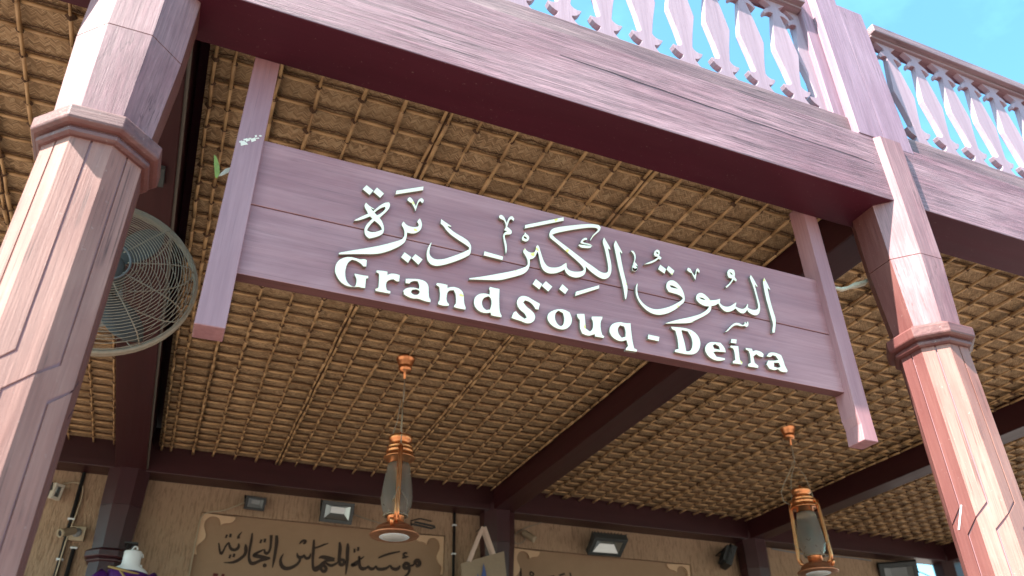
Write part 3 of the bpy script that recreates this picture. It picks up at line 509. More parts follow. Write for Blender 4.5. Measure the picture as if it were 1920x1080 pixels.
ceiling(-5.0, -0.70, rods(-0.93, -5.0, -0.70, ref=-1.37), 'woven mat ceiling left of the near left column')
ceiling(-0.30, 3.545, rods(0.268, -0.30, 3.545), 'woven mat ceiling behind the sign with the left lantern hanging from it')
ceiling(3.84, 7.325, rods(4.05, 3.84, 7.325, ref=5.80), 'woven mat ceiling with the right lantern hanging from it')
ceiling(7.58, 10.99, rods(7.80, 7.58, 10.99, ref=8.9), 'woven mat ceiling at the far right behind the right column')

# ---------------------------------------------------------------- hanging sign
sg = thing('hanging_sign', (1.58, 2.86, 3.085), 'long purple timber sign with cream Arabic and English lettering under the front beam', 'sign')
b = MB(); b.box(0.035, 3.130, 2.847, 2.910, 3.7135, 4.0725, 0); b.build('upper_plank', [M['board']], sg, 0.003)
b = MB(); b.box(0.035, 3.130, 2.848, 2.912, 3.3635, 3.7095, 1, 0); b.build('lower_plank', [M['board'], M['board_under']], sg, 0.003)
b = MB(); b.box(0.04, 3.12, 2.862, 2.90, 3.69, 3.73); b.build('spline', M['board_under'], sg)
def sign_post(x0, x1, zb, flare=0.0):
    b = MB()
    if flare:
        lp = [(x0, 4.6), (x1, 4.6), (x1, zb), (x1 - 0.10, zb - 0.003), (x0 - 0.005, zb + 0.03), (x0, zb + 0.13)]
        lp = [(x0, 4.60), (x0, zb + 0.22), (x0 + 0.002, zb + 0.14), (x0 + 0.012, zb + 0.09), (x0 + 0.005, zb), (x1 + 0.004, zb), (x1, zb + 0.1), (x1, 4.60)]
    else: lp = [(x0, 4.60), (x0, zb), (x1, zb), (x1, 4.60)]
    b.extrude([(x, 2.8035, z) for x, z in lp], (0, 0.114, 0)); 
    return b.build('sign_post', M['sign_post'], sg, 0.004)
sp1 = sign_post(-0.074, 0.038, 3.086); sign_post(3.126, 3.222, 3.085, 1)
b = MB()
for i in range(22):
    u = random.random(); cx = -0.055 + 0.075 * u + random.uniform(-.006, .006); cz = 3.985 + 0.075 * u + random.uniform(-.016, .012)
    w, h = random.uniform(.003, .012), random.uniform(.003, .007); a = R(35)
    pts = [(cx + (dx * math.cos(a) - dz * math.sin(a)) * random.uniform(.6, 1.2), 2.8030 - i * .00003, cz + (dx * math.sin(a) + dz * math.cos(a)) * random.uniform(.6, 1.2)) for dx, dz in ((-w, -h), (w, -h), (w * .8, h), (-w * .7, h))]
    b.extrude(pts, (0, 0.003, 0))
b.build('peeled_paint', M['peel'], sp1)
def letters(data, name):
    groups = [[smooth_loop([(x / 1000, z / 1000) for x, z in lp], 2) for lp in g] for g in data]
    m = fill2d(groups, 0.017, 0.0012)
    o = MB()
    for f in m.f:
        pass
    o.v = [(x, y + 2.8372, z) for x, y, z in m.v]; o.f = m.f; o.sm = [False] * len(m.f)
    o.mi = []
    for f in m.f:
        ys = [o.v[i][1] for i in f]
        o.mi.append(0 if max(ys) < 2.8292 else 1)
    return o.build(name, [M['letter'], M['letter_side']], sg)
letters(ARABIC, 'arabic_lettering'); letters(ENGLISH, 'english_lettering')

# ---------------------------------------------------------------- rear wall and shop panels
Y0 = 9.195
wl = thing('rear_wall', (3.0, 9.3, 0), 'rough tan plaster rear wall under the woven ceiling', 'wall')
b = MB(); rec = [(0.262, 3.042, 3.15, 4.232), (3.93, 6.510, 3.15, 4.175)]
xsx = [-5.2, 0.262, 3.042, 3.93, 6.51, 10.655]
for i in range(5):
    x0, x1 = xsx[i], xsx[i + 1]
    r = [q for q in rec if abs(q[0] - x0) < 1e-6]
    if r: b.box(x0, x1, Y0, Y0 + .3, 0, r[0][2]); b.box(x0, x1, Y0, Y0 + .3, r[0][3], 4.60); b.box(x0, x1, Y0 + 0.062, Y0 + .29, r[0][2], r[0][3])
    else: b.box(x0, x1, Y0, Y0 + .3, 0, 4.60)
b.build('plaster', M['plaster'], wl)
SC = [(0.0, 0.0), (0.055, 0.0), (0.36, -0.012), (0.355, -0.05), (0.32, -0.085), (0.25, -0.09), (0.215, -0.115), (0.203, -0.065), (0.165, -0.03), (0.10, -0.03), (0.055, -0.07), (0.045, -0.14), (0.08, -0.205), (0.09, -0.26), (0.055, -0.315), (0.015, -0.345), (0.02, -0.40), (0.035, -0.44), (0.0, -0.44)]
def shop_panel(x0, x1, zt, zb, strokes, label):
    t = thing('shop_panel', ((x0 + x1) / 2, Y0 + 0.06, zb), label, 'shop sign', 'carved shop signs on the rear wall')
    b = MB(); b.box(x0 + .004, x1 - .004, Y0 + 0.045, Y0 + 0.058, zb + .004, zt - .004); b.build('panel', M['panel'], t)
    for s in (1, -1):
        X = x0 + .006 if s == 1 else x1 - .006
        lp = smooth_loop([(X + s * u, zt - .006 + v) for u, v in SC], 2, 60)
        b = MB(); b.v, b.f = [], []
        m = fill2d([[lp]], 0.024); b.add([(x, y + Y0 + 0.030, z) for x, y, z in m.v], m.f); b.build('corner_scroll', M['scroll'], t)
    gs = []
    for pts, ws in strokes:
        P = [Vector((x / 1000, z / 1000)) for x, z in pts]; W = [w / 1000 * 1.28 for w in ws]
        W = [W[min(len(W) - 1, round(i * (len(W) - 1) / max(1, len(P) - 1)))] for i in range(len(P))]
        for _ in range(2):                                   # smooth the pen path
            Q, V = [P[0]], [W[0]]
            for i in range(len(P) - 1):
                Q += [P[i].lerp(P[i + 1], .25), P[i].lerp(P[i + 1], .75)]; V += [W[i] * .75 + W[i + 1] * .25, W[i] * .25 + W[i + 1] * .75]
            Q.append(P[-1]); V.append(W[-1]); P, W = Q, V
        gs.append((P, W))
    b = MB()
    for q, (P, W) in enumerate(gs):
        L = []; Rr = []
        for i, p in enumerate(P):
            d = (P[min(i + 1, len(P) - 1)] - P[max(i - 1, 0)])
            d = d.normalized() if d.length > 1e-9 else Vector((1, 0)); n = Vector((-d.y, d.x))
            L.append(p + n * W[i] * .5); Rr.append(p - n * W[i] * .5)
        y = Y0 + 0.0405 - 0.0002 * q; n = len(P)
        vs = [(p.x, y, p.y) for p in L] + [(p.x, y, p.y) for p in Rr] + [(p.x, Y0 + .046, p.y) for p in L] + [(p.x, Y0 + .046, p.y) for p in Rr]
        fs = []
        for i in range(n - 1): fs += [(i, i + 1, n + i + 1, n + i), (i, 2 * n + i, 2 * n + i + 1, i + 1), (n + i, n + i + 1, 3 * n + i + 1, 3 * n + i)]
        fs += [(0, n, 3 * n, 2 * n), (n - 1, 3 * n - 1, 4 * n - 1, 2 * n - 1)]
        b.add(vs, fs)
    b.build('calligraphy', M['ink'], t); return t
p1 = shop_panel(0.262, 3.042, 4.232, 3.15, WALLTEXT, 'recessed tan shop sign with dark brown Arabic calligraphy and scalloped corners')
b = MB()
for x, w in ((0.50, .05), (0.585, .03)): b.box(x, x + w, Y0 + .0405, Y0 + .0455, 3.30, 3.615)
b.build('red_lettering', M['red_ink'], p1)
shop_panel(3.93, 6.51, 4.175, 3.15, WALLTEXT2, 'recessed tan shop sign under the tilted floodlight, its lettering cut off')

# ---------------------------------------------------------------- lanterns
def lantern(x, y, zb, rot, label):
    t = thing('copper_lantern', (x, y, zb), label, 'lantern', 'copper storm lanterns hanging from the ceiling')
    Mx = Matrix.Rotation(rot, 3, 'Z'); c = Vector((x, y, zb)); P = lambda px, py, pz: c + Mx @ Vector((px, py, pz))
    b = MB(); b.lathe([(0.105, 0.006), (0.182, 0.010), (0.187, 0.018), (0.184, 0.026), (0.150, 0.040), (0.147, 0.060), (0.138, 0.075), (0.105, 0.095), (0.070, 0.105), (0.066, 0.115)], c, 40); o = b.build('base', M['copper_dull'], t)
    b = MB(); b.lathe([(0.06, 0.001), (0.108, 0.0), (0.114, 0.004), (0.108, 0.0075), (0.05, 0.0075)], c, 40, caps=True); b.build('rim_ring', M['white_plastic'], t)
    b = MB(); b.lathe([(0.001, -0.002), (0.086, -0.002), (0.088, 0.0005)], c, 40); b.build('diffuser', M['lens'], t)
    b = MB(); b.lathe([(0.066, 0.10), (0.066, 0.155), (0.072, 0.160)], c, 28); b.tube([P(0.145, -0.03, .055), P(.16, -.035, .085), P(.165, -.036, .105)], 0.016, 10); b.build('burner', M['copper'], t)
    b = MB(); b.tube([c + Vector((.092 * math.cos(i * math.pi / 12), .092 * math.sin(i * math.pi / 12), .165)) for i in range(24)], 0.005, 6, closed=True)
    for k in range(2):
        s = 1 if k else -1
        b.tube([P(s * .03, .09, .17), P(s * .10, .07, .26), P(s * .14, .02, .33), P(s * .165, 0, .34), P(s * .16, -.02, .28), P(s * .12, -.04, .24)], 0.0028, 5)
        b.tube([P(-s * .02, -.125, .30), P(s * .05, -.10, .235), P(s * .085, -.04, .17)], 0.0026, 5)
    b.build('wire_cage', M['wire'], t)
    b = MB(); gp = [(0.080, 0.165), (0.100, 0.20), (0.118, 0.255), (0.121, 0.30), (0.116, 0.37), (0.105, 0.45), (0.094, 0.52), (0.086, 0.572)]
    b.lathe(gp + [(r - .004, z) for r, z in gp[::-1]], c, 36, caps=False); b.build('glass_chimney', M['glass'], t)
    b = MB(); b.lathe([(0.012, 0.11), (0.012, 0.30), (0.026, 0.33), (0.030, 0.40), (0.010, 0.47)], c, 14); b.build('bulb', M['lens'], t)
    b = MB(); b.lathe([(0.080, 0.565), (0.080, 0.625), (0.122, 0.618), (0.126, 0.622), (0.124, 0.630), (0.108, 0.650), (0.107, 0.672), (0.112, 0.676), (0.108, 0.682), (0.103, 0.705), (0.107, 0.709), (0.102, 0.716), (0.090, 0.735), (0.070, 0.742), (0.068, 0.752), (0.090, 0.765), (0.094, 0.785), (0.096, 0.797), (0.088, 0.803), (0.035, 0.812), (0.012, 0.82), (0.010, 0.845), (0.004, 0.85)], c, 32); b.build('hood', M['copper'], t)
    for s in (-1, 1):
        b = MB(); pth = [P(s * .105, 0, .085), P(s * .135, 0, .11), P(s * .146, 0, .16)] + [P(s * (.146 - .018 * k / 8), 0, .16 + .47 * k / 8) for k in range(1, 9)] + [P(s * .122, 0, .675), P(s * .105, 0, .695), P(s * .09, 0, .69)]
        b.tube(pth, 0.0165, 10); b.tube([p + Mx @ Vector((s * .012, 0.012, 0)) for p in pth[1:-2]], 0.0075, 8); b.tube([p + Mx @ Vector((s * .012, -0.012, 0)) for p in pth[1:-2]], 0.0075, 8)
        b.build('side_tube', M['copper'], t)
    top = ZC - 0.03
    b = MB(); b.lathe([(0.078, top), (0.080, top - .012), (0.070, top - .02), (0.068, top - .045), (0.056, top - .07), (0.053, top - .088), (0.058, top - .094), (0.052, top - .104), (0.045, top - .125), (0.012, top - .128), (0.010, top - .19), (0.005, top - .195)], (x, y, 0), 28); b.build('ceiling_rose', M['copper'], t)
    b = MB(); zt = top - .19; zj = zt - (zt - zb - 0.85) * .45
    b.tube([(x, y, zt), (x + .006, y, (zt + zj) / 2), (x, y, zj)], 0.0055, 5); b.tube([(x + .008, y, zt), (x - .006, y, (zt + zj) / 2), (x + .008, y, zj)], 0.003, 5)
    b.tube([(x, y, zj), P(.07, 0, .93), P(.105, 0, .70)], 0.0046, 5); b.tube([(x, y, zj), P(-.07, 0, .93), P(-.105, 0, .70)], 0.0046, 5)
    b.tube([P(0, -.02, zj - zb + .02), P(-.07, -.03, .98), P(-.13, -.06, .88), P(-.175, -.07, .79), P(-.17, -.06, .70), P(-.12, -.02, .665)], 0.0042, 5)
    b.build('cord', M['wire'], t); return t
lantern(1.56, 5.935, 3.245, math.atan2(-5.9, -1.56) + 0.05, 'copper storm lantern hanging left, in front of the calligraphy sign')
lantern(5.655, 5.99, 3.30, math.atan2(-6, -5.65) + R(80), 'copper storm lantern hanging right, in front of the dark ceiling beam')

# ---------------------------------------------------------------- fan
ft = thing('wall_fan', (-0.505, 3.42, 3.57), 'large round industrial fan with cream wire guard behind the left column', 'fan')
FC = Vector((-0.505, 3.42, 3.57)); FM = Matrix.Rotation(R(-4), 3, 'X') @ Matrix.Rotation(R(4), 3, 'Z')
def fp(r, a, y): return FC + FM @ Vector((r * math.cos(a), y, r * math.sin(a)))
FR = 0.39
def dome(r): 
    u = max(0.0, (r - .10) / (FR - .10)); return 0.115 * math.sqrt(max(0, 1 - u ** 3.2))
b = MB(); N = 56
for i in range(24):
    r = 0.105 + (FR - 0.108) * i / 23
    for s in ((-1, 1) if i % 3 == 0 else (-1,)):
        b.tube([fp(r, 2 * math.pi * j / N, s * dome(r) - .008 * (s < 0)) for j in range(N)], 0.0019, 4, closed=True)
for k in range(10):
    a = k * math.pi / 5 + 0.2
    for s in (-1, 1): b.tube([fp(.09 + (FR - .09) * j / 8, a + .10 * j / 8, s * dome(.09 + (FR - .09) * j / 8)) for j in range(9)], 0.0034, 5)
b.tube([fp(FR, 2 * math.pi * j / N, -.004) for j in range(N)], 0.011, 8, closed=True)
b.tube([fp(FR, 2 * math.pi * j / N, .016) for j in range(N)], 0.009, 8, closed=True)
b.build('guard', M['guard'], ft)
b = MB(); b.tube([fp(.102, 2 * math.pi * j / 36, -.124) for j in range(36)], 0.006, 8, closed=True); b.build('front_ring', M['blue_ring'], ft)
b = MB(); MX = FM @ Matrix.Rotation(R(90), 3, 'X')
b.lathe([(0.02, 0.10), (0.075, 0.095), (0.088, 0.07), (0.090, 0.0), (0.085, -0.05)], FC, 28, M=MX); b.build('hub', M['blade'], ft)
b = MB(); b.lathe([(0.07, -0.10), (0.095, -0.12), (0.10, -0.28), (0.07, -0.31)], FC, 28, M=MX); b.build('motor', M['grey'], ft)
for k in range(3):
    a0 = R(-62) + k * 2 * math.pi / 3; b = MB(); vs = []; nr = 7
    for i in range(nr):
        r = 0.07 + 0.285 * i / (nr - 1); hw = [0.16, 0.34, 0.40, 0.38, 0.32, 0.24, 0.12][i]
        for s in (-1, -.3, .3, 1): vs.append(fp(r, a0 + s * hw + .10 * i / nr, .028 * s + .006 * (1 - s * s)))
    b.add(vs, [(i * 4 + j, i * 4 + j + 1, i * 4 + j + 5, i * 4 + j + 4) for i in range(nr - 1) for j in range(3)], 0, True)
    o = b.build('blade', M['blade'], ft); sd = o.modifiers.new('thick', 'SOLIDIFY'); sd.thickness = 0.004
b = MB(); b.tube([fp(0, 0, .28), FC + Vector((0.0, .40, .05)), FC + Vector((-.03, .42, .45)), FC + Vector((-.04, .42, .895))], 0.024, 10); b.box(-.60, -.42, 3.76, 3.92, 4.485, 4.5125); b.build('mount', M['dark_grey'], ft)

# ---------------------------------------------------------------- floodlights
def floodlight(name, c, w, h, yaw, tilt, label, frame='black', bright=True, depth=0.07, arm=(0, .1, .06)):
    t = thing(name, c, label, 'floodlight', 'floodlights on the rear wall')
    c = Vector(c); Mx = (Matrix.Rotation(R(yaw), 3, 'Z') @ Matrix.Rotation(R(tilt), 3, 'X')).to_4x4(); Mx.translation = c
    f = 0.17 * h
    b = MB()
    b.box(-w/2, w/2, -depth/2, depth/2, h/2 - f, h/2, M=Mx); b.box(-w/2, w/2, -depth/2, depth/2, -h/2, -h/2 + f, M=Mx)
    b.box(-w/2, -w/2 + f, -depth/2 + .001, depth/2 - .001, -h/2 + f - .001, h/2 - f + .001, M=Mx); b.box(w/2 - f, w/2, -depth/2 + .001, depth/2 - .001, -h/2 + f - .001, h/2 - f + .001, M=Mx)
    b.box(-w/2 + .01, w/2 - .01, depth/2 - .004, depth/2 + .012, -h/2 + .01, h/2 - .01, M=Mx)
    b.build('housing', M[frame], t, 0.004)
    b = MB()
    for i in range(9):
        x = -w * .4 + w * .8 * i / 8; b.box(x - .004, x + .004, depth/2 + .0125, depth/2 + .05, -h * .38, h * .42, M=Mx)
    b.build('heat_fins', M['black'], t)
    b = MB(); iw, ih = w/2 - f, h/2 - f
    a = [Mx @ Vector((sx * iw * .98, -depth/2 + .008, sz * ih * .98)) for sx, sz in ((-1, -1), (1, -1), (1, 1), (-1, 1))]
    q = [Mx @ Vector((sx * iw * .55 + .03 * w, depth/2 - .012, sz * ih * .45 + .1 * h)) for sx, sz in ((-1, -1), (1, -1), (1, 1), (-1, 1))]
    b.add(a + q, [(i, (i + 1) % 4, 4 + (i + 1) % 4, 4 + i) for i in range(4)] + [(4, 5, 6, 7)]); b.build('reflector', M['reflector'] if bright else M['grey'], t)
    b = MB(); 
    b.tube([Mx @ Vector((w/2 + .008, 0, 0)), Mx @ Vector((w/2 + .008, depth * .6, h * .5)), Vector((c.x + w * .25, 9.19, c.z + arm[2])), Vector((c.x - w * .25, 9.19, c.z + arm[2])), Mx @ Vector((-w/2 - .008, depth * .6, h * .5)), Mx @ Vector((-w/2 - .008, 0, 0))], 0.008, 5)
    b.build('bracket', M['black'], t); return t
floodlight('floodlight', (0.795, 9.10, 4.352), 0.215, 0.145, 6, 14, 'small unlit black floodlight left above the calligraphy sign', 'black', False, 0.06)
floodlight('floodlight', (1.690, 9.03, 4.325), 0.365, 0.235, 2, 18, 'black floodlight with shiny face above the calligraphy sign', 'dark_grey')
floodlight('floodlight', (5.11, 8.95, 4.245), 0.46, 0.30, -4, 60, 'grey floodlight tilted down above the second shop sign', 'dark_grey', True, 0.09)
floodlight('floodlight', (7.0, 9.0, 4.26), 0.27, 0.27, 72, 25, 'small black floodlight seen from the side, left of the right rear column', 'black', False, 0.08)
floodlight('floodlight', (10.05, 9.02, 4.27), 0.52, 0.36, -40, 28, 'dark grey floodlight at the far right beside the bright gap', 'dark_grey', False, 0.09)
floodlight('floodlight', (-1.15, 9.08, 4.255), 0.10, 0.155, 40, 10, 'small cream floodlight by the black pipe, beside the near left column', 'cream', True, 0.06)

# ---------------------------------------------------------------- cameras, pipes and cables on the wall
def wall_camera(c, d, label, plate):
    t = thing('security_camera', c, label, 'security camera', 'security cameras on the rear wall')
    c = Vector(c); d = Vector(d).normalized(); Q = d.to_track_quat('Z', 'Y').to_matrix()
    if plate:
        b = MB(); b.box(c.x - .035, c.x + .105, 9.14, 9.1945, c.z - .075, c.z + .065); b.build('junction_box', M['cable_beige'], t, 0.006)
    b = MB(); b.lathe([(0.045, 0), (0.045, .012), (0.025, .03)], (c.x + .03, 9.14, c.z), 16, M=Matrix.Rotation(R(90), 3, 'X')); b.tube([(c.x + .03, 9.13, c.z), c], 0.014, 8); b.build('arm', M['grey'], t)
    b = MB(); b.lathe([(0.030, -.02), (0.038, -.01), (0.038, .12), (0.040, .121), (0.041, .155), (0.034, .155), (0.033, .14)], c, 20, M=Q); b.build('body', M['cable_beige'], t)
    b = MB(); b.lathe([(0.033, .139), (0.033, .1405)], c, 20, M=Q); b.build('lens', M['black'], t)
    return t
wall_camera((-0.90, 9.08, 3.885), (-.62, -.55, -.35), 'beige tube camera on a square box, left of the dark rear column', True)
wall_camera((4.04, 9.10, 4.33), (.72, -.35, -.55), 'small camera pointing down right, beside the column with the tote bag', False)
def pipe(x, z0, z1, r, clips, label):
    t = thing('black_pipe', (x, 9.17, z0), label, 'pipe')
    b = MB(); b.tube([(x, 9.172, z0), (x, 9.172, z1)], r, 10); b.build('tube', M['black'], t)
    for z in clips:
        b = MB(); b.box(x - r * 1.6, x + r * 1.6, 9.172 - r - .004, 9.1945, z - .009, z + .009); b.build('clip', M['white_plastic'], t, 0.003)
pipe(-0.957, 0.3, 4.509, 0.020, (4.02, 3.62), 'black wall pipe with white clips behind the near left column')
pipe(-0.862, 0.3, 3.755, 0.020, (3.74,), 'short black wall pipe rising to the tube camera')
pipe(3.146, 0.3, 4.509, 0.016, (4.36, 4.02), 'thin black wall pipe with white clips left of the tote bag')
def cable(pts, r, mat, label, name='cable'):
    P = [Vector(p) for p in pts]
    for _ in range(3):
        Q = [P[0]]
        for a, c in zip(P, P[1:]): Q += [a.lerp(c, .25), a.lerp(c, .75)]
        Q.append(P[-1]); P = Q
    b = MB(); b.tube(P, r, 6); return tag(b.build(name, M[mat], None, 0, pts[0]), label, 'cable')
cable([(-1.12, 9.15, 4.36), (-1.03, 9.17, 4.40), (-.935, 9.17, 4.385), (-.915, 9.17, 4.25), (-.925, 9.165, 4.05), (-.945, 9.14, 3.85), (-.95, 9.14, 3.5), (-.96, 9.14, 3.0)], 0.008, 'cable_beige', 'beige cable looping from the cream floodlight down the black pipe')
cable([(0.69, 9.17, 4.37), (0.58, 9.18, 4.31), (0.46, 9.18, 4.25), (0.35, 9.185, 4.24), (0.27, 9.185, 4.19), (0.262, 9.18, 4.1), (0.262, 9.18, 3.7), (.27, 9.18, 3.2)], 0.007, 'cable_beige', 'pale cable from the small black floodlight to the calligraphy sign edge')
cable([(1.90, 9.15, 4.36), (2.1, 9.18, 4.32), (2.35, 9.185, 4.28), (2.5, 9.18, 4.33), (2.62, 9.18, 4.30)], 0.006, 'wire', 'grey cable running right from the shiny black floodlight')
cable([(4.30, 9.15, 4.50), (4.13, 9.18, 4.44), (3.97, 9.18, 4.36), (3.92, 9.18, 4.26), (3.96, 9.17, 4.20), (4.06, 9.15, 4.24), (4.07, 9.12, 4.32)], 0.006, 'wire', 'thin brown cable looping to the camera beside the tote bag column')
cable([(7.9, 9.16, 4.49), (8.3, 9.17, 4.47), (8.7, 9.17, 4.46), (9.2, 9.17, 4.49), (9.7, 9.15, 4.47)], 0.009, 'grey', 'grey cable sagging under the wall beam behind the right lantern')
cable([(10.3, 9.0, 4.36), (10.6, 9.05, 4.33), (10.9, 9.1, 4.26), (11.1, 9.1, 4.20)], 0.009, 'grey', 'grey cable crossing the bright gap at the far right')
b = MB()
for dz, dx in ((0, 0), (.028, .03)): b.tube([(2.56 + dx, 8.97, 4.262 + dz), (2.80 + dx, 8.97, 4.235 + dz)], 0.012, 8)
b.tube([(2.56, 9.0, 4.25), (2.60, 9.17, 4.36), (2.72, 9.18, 4.40), (2.86, 9.18, 4.38)], 0.007, 6); b.tube([(2.80, 8.97, 4.235), (2.84, 8.97, 4.25), (2.83, 8.97, 4.263)], 0.010, 6)
tag(b.build('wire_bundle', M['black'], None, 0, (2.6, 9.0, 4.25)), 'black wires and rods on the wall behind the left lantern', 'wires')

# ---------------------------------------------------------------- tote bag
bt = thing('tote_bag', (3.31, 8.6, 4.20), 'tan canvas tote bag with pink straps hanging on the middle rear column', 'bag')
b = MB(); nx, nz = 10, 12; F = []; 
def bagp(u, v, s):
    a = Vector((3.045, 8.62, 3.775)); r = Vector((0.515, 0.0, 0.178)); d = Vector((0.10, 0.0, -0.55)) * v
    d = Vector((0.06 * v, 0, -0.60 * v)); p = a + r * u + d
    return p + Vector((0, s * (0.012 + .055 * math.sin(math.pi * u) ** .6 * min(1, v * 2 + .25)) + .012 * math.sin(u * 9 + v * 3) * v, 0))
for s in (-1, 1):
    vs = [bagp(i / nx, j / nz, s) for j in range(nz + 1) for i in range(nx + 1)]
    fs = [(j * (nx + 1) + i, j * (nx + 1) + i + 1, (j + 1) * (nx + 1) + i + 1, (j + 1) * (nx + 1) + i) for j in range(nz) for i in range(nx)]
    b.add(vs, fs if s == -1 else [f[::-1] for f in fs], 0, True)
for j in range(nz):
    for u in (0, 1):
        b.add([bagp(u, j / nz, -1), bagp(u, (j + 1) / nz, -1), bagp(u, (j + 1) / nz, 1), bagp(u, j / nz, 1)], [(0, 1, 2, 3)])
o = b.build('pouch', M['canvas'], bt)
b = MB()
def ribbon(p, q, w, y):
    p, q = Vector((p[0], y, p[1])), Vector((q[0], y, q[1])); d = (q - p).normalized(); n = Vector((-d.z, 0, d.x)) * w / 2
    b.extrude([p + n, q + n, q - n, p - n], (0, .004, 0))
ribbon((3.295, 4.20), (3.135, 3.80), .040, 8.585); ribbon((3.310, 4.20), (3.425, 3.905), .044, 8.58); ribbon((3.300, 4.19), (3.14, 3.81), .038, 8.66); ribbon((3.313, 4.19), (3.43, 3.90), .038, 8.665)
b.build('strap', M['strap'], bt)
b = MB(); m = fill2d([[[(3.285, 3.80), (3.30, 3.74), (3.315, 3.69), (3.33, 3.60), (3.345, 3.40), (3.245, 3.40), (3.255, 3.62), (3.272, 3.70)]], [[(3.20, 3.60), (3.22, 3.68), (3.235, 3.60), (3.235, 3.40), (3.19, 3.40)]]], 0.003)
b.add([(x, y + 8.545, z) for x, y, z in m.v], m.f); b.build('blue_print', M['blue_print'], bt)
b = MB(); b.tube([(3.305, 8.85, 4.215), (3.305, 8.58, 4.205), (3.305, 8.56, 4.225)], 0.005, 6); tag(b.build('nail_hook', M['black'], None, 0, (3.305, 8.85, 4.21)), 'small dark hook holding the tote bag straps', 'hook')

# ---------------------------------------------------------------- dress form with purple dress
mt = thing('dress_form', (-0.37, 8.40, 2.75), 'white hanging dress form wearing a purple dress with gold trim', 'dress form')
def oval(b, rows, cx, cy, n=20, mi=0, caps=True):
    vs = [(cx + dx + rx * math.cos(2 * math.pi * j / n), cy + dy + ry * math.sin(2 * math.pi * j / n), z) for z, rx, ry, dx, dy in rows for j in range(n)]
    fs = [(i * n + j, i * n + (j + 1) % n, (i + 1) * n + (j + 1) % n, (i + 1) * n + j) for i in range(len(rows) - 1) for j in range(n)]
    if caps: fs += [list(range(n))[::-1], [(len(rows) - 1) * n + j for j in range(n)]]
    b.add(vs, fs, mi, True)
b = MB(); oval(b, [(2.75, .13, .10, 0, 0), (2.95, .12, .09, 0, 0), (3.10, .145, .10, 0, 0), (3.22, .165, .105, 0, 0), (3.33, .18, .09, 0, 0), (3.385, .165, .075, 0, 0), (3.415, .135, .074, 0, 0), (3.438, .092, .070, 0, 0), (3.455, .080, .068, 0, 0), (3.51, .078, .066, 0, 0), (3.565, .080, .068, 0, 0), (3.574, .072, .060, 0, 0)], -0.285, 8.40)
b.build('torso', M['white_plastic'], mt)
b = MB(); oval(b, [(2.55, .27, .17, 0, 0), (2.85, .18, .13, 0, 0), (3.0, .15, .115, 0, 0), (3.15, .175, .125, 0, 0), (3.28, .19, .122, 0, 0), (3.345, .196, .105, 0, 0), (3.372, .180, .094, -.006, 0), (3.392, .160, .084, -.022, .004)], -0.285, 8.40, 24, 0, False)
for s, x in ((-1, -.47), (1, -.11)): b.tube([(x + s * .0, 8.40, 3.345), (x + s * .06, 8.39, 3.28), (x + s * .085, 8.38, 3.12), (x + s * .09, 8.36, 2.9)], [.075, .078, .066, .055], 12)
b.build('dress', M['purple'], mt)
b = MB(); 
b.tube([(-0.300 + .160 * math.cos(a), 8.40 + .098 * math.sin(a), 3.392 - .02 * max(0, -math.sin(a)) - .03 * math.cos(a)) for a in [2 * math.pi * i / 28 for i in range(28)]], 0.013, 6, closed=True)
b.tube([(-.37, 8.318, 3.395), (-.31, 8.295, 3.32), (-.28, 8.28, 3.2)], 0.012, 6)
b.build('gold_trim', M['gold'], mt)
def hook(x, y, z, label):
    b = MB(); b.tube([(x, y, z - .075), (x + .01, y, z - .03), (x + .03, y, z), (x + .052, y, z - .003), (x + .058, y, z - .03)], .0085, 8)
    tag(b.build('hanger_hook', M['white_plastic'], None, 0, (x, y, z)), label, 'hook', 'white hanger hooks')
hook(-0.318, 8.55, 3.655, 'white hanger hook, topmost of three above the dress form')
hook(-0.255, 8.50, 3.575, 'white hanger hook, middle of three right of the dress form neck')
hook(-0.245, 8.40, 3.455, 'white hanger hook, lowest of three by the dress form shoulder')
b = MB()
for k in range(3): b.tube([(-.36 + .02 * k, 8.72 - .02 * k, 3.72), (-.36 + .02 * k, 8.62, 3.66), (-.355 + .02 * k, 8.60, 3.55)], .005, 5)
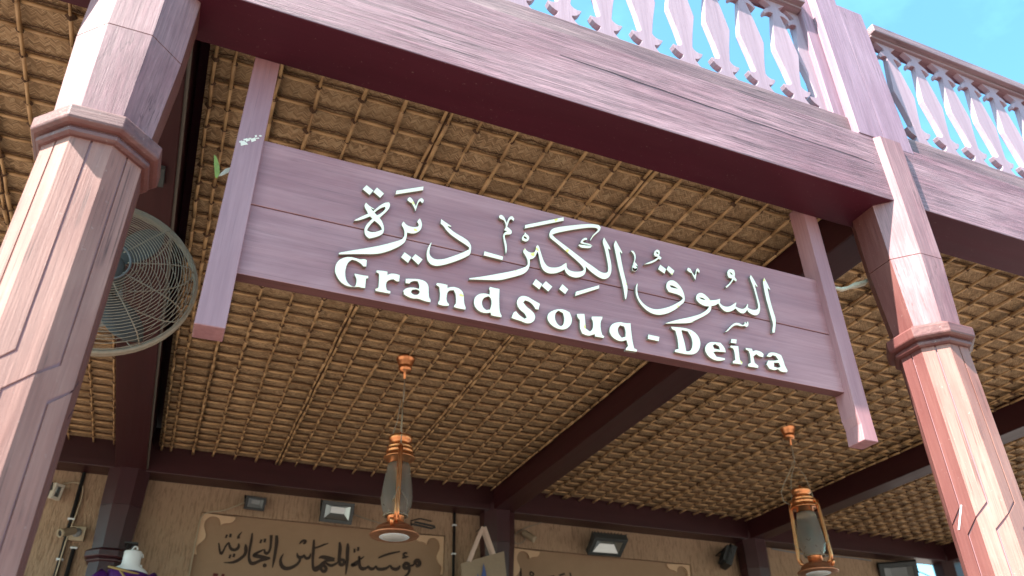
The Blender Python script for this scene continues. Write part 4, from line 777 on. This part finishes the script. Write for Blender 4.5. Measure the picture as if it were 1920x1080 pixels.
b.box(-.39, -.27, 8.66, 8.84, 3.706, 3.722); tag(b.build('hook_rail', M['black'], None, 0, (-.33, 8.7, 3.7)), 'rusty hook rail on the rear column capital above the dress form', 'hook rail')

# ---------------------------------------------------------------- small ties at the sign posts and glimpse through the gap
b = MB()
b.extrude([(-0.153, 2.93, 3.992), (-0.143, 2.93, 3.988), (-0.122, 2.93, 3.945), (-0.112, 2.93, 3.90), (-0.118, 2.93, 3.87), (-0.128, 2.93, 3.875), (-0.143, 2.93, 3.94)], (0, .006, 0), 0)
b.extrude([(-0.118, 2.935, 3.885), (-0.095, 2.935, 3.935), (-0.062, 2.935, 3.958), (-0.066, 2.935, 3.935), (-0.10, 2.935, 3.895)], (0, .006, 0), 1)
tag(b.build('ribbon_end', [M['leaf'], M['leaf_white']], None, 0, (-.11, 2.93, 3.9)), 'green and yellow ribbon end sticking out beside the left sign post', 'ribbon')
b = MB(); b.tube([(3.20, 2.90, 4.085), (3.30, 2.90, 4.09), (3.375, 2.90, 4.095), (3.44, 2.90, 4.125), (3.50, 2.90, 4.155), (3.57, 2.895, 4.185), (3.62, 2.89, 4.225)], [.008, .010, .014, .011, .019, .017, .006], 7)
tag(b.build('twisted_tie', M['leaf_white'], None, 0, (3.2, 2.9, 4.09)), 'twisted white tie between the right sign post and the right column', 'tie')
b = MB(); b.lathe([(0.03, 0.0), (0.10, 0.02), (0.12, 0.10), (0.07, 0.20), (0.10, 0.28), (0.13, 0.30), (0.13, 0.34), (0.04, 0.36)], (12.75, 11.2, 4.62), 18); b.tube([(12.75, 11.2, 4.9), (12.75, 11.2, 6.4)], .008, 5)
tag(b.build('hanging_lamp', M['green_glass'], None, 0, (12.75, 11.2, 4.62)), 'small green glass lamp in the bright gap at the far right', 'lamp')
b = MB(); b.extrude([(3.4822, 2.6575, 2.748), (3.4822, 2.649, 2.746), (3.4822, 2.703, 2.642), (3.4822, 2.7115, 2.644)], (-.0015, 0, 0))  # thin white strip laid slantwise on the shaft face
tag(b.build('white_strip', M['white_plastic'], None, 0, (3.482, 2.68, 2.695)), 'short slanted white strip on the right column shaft', 'tape')
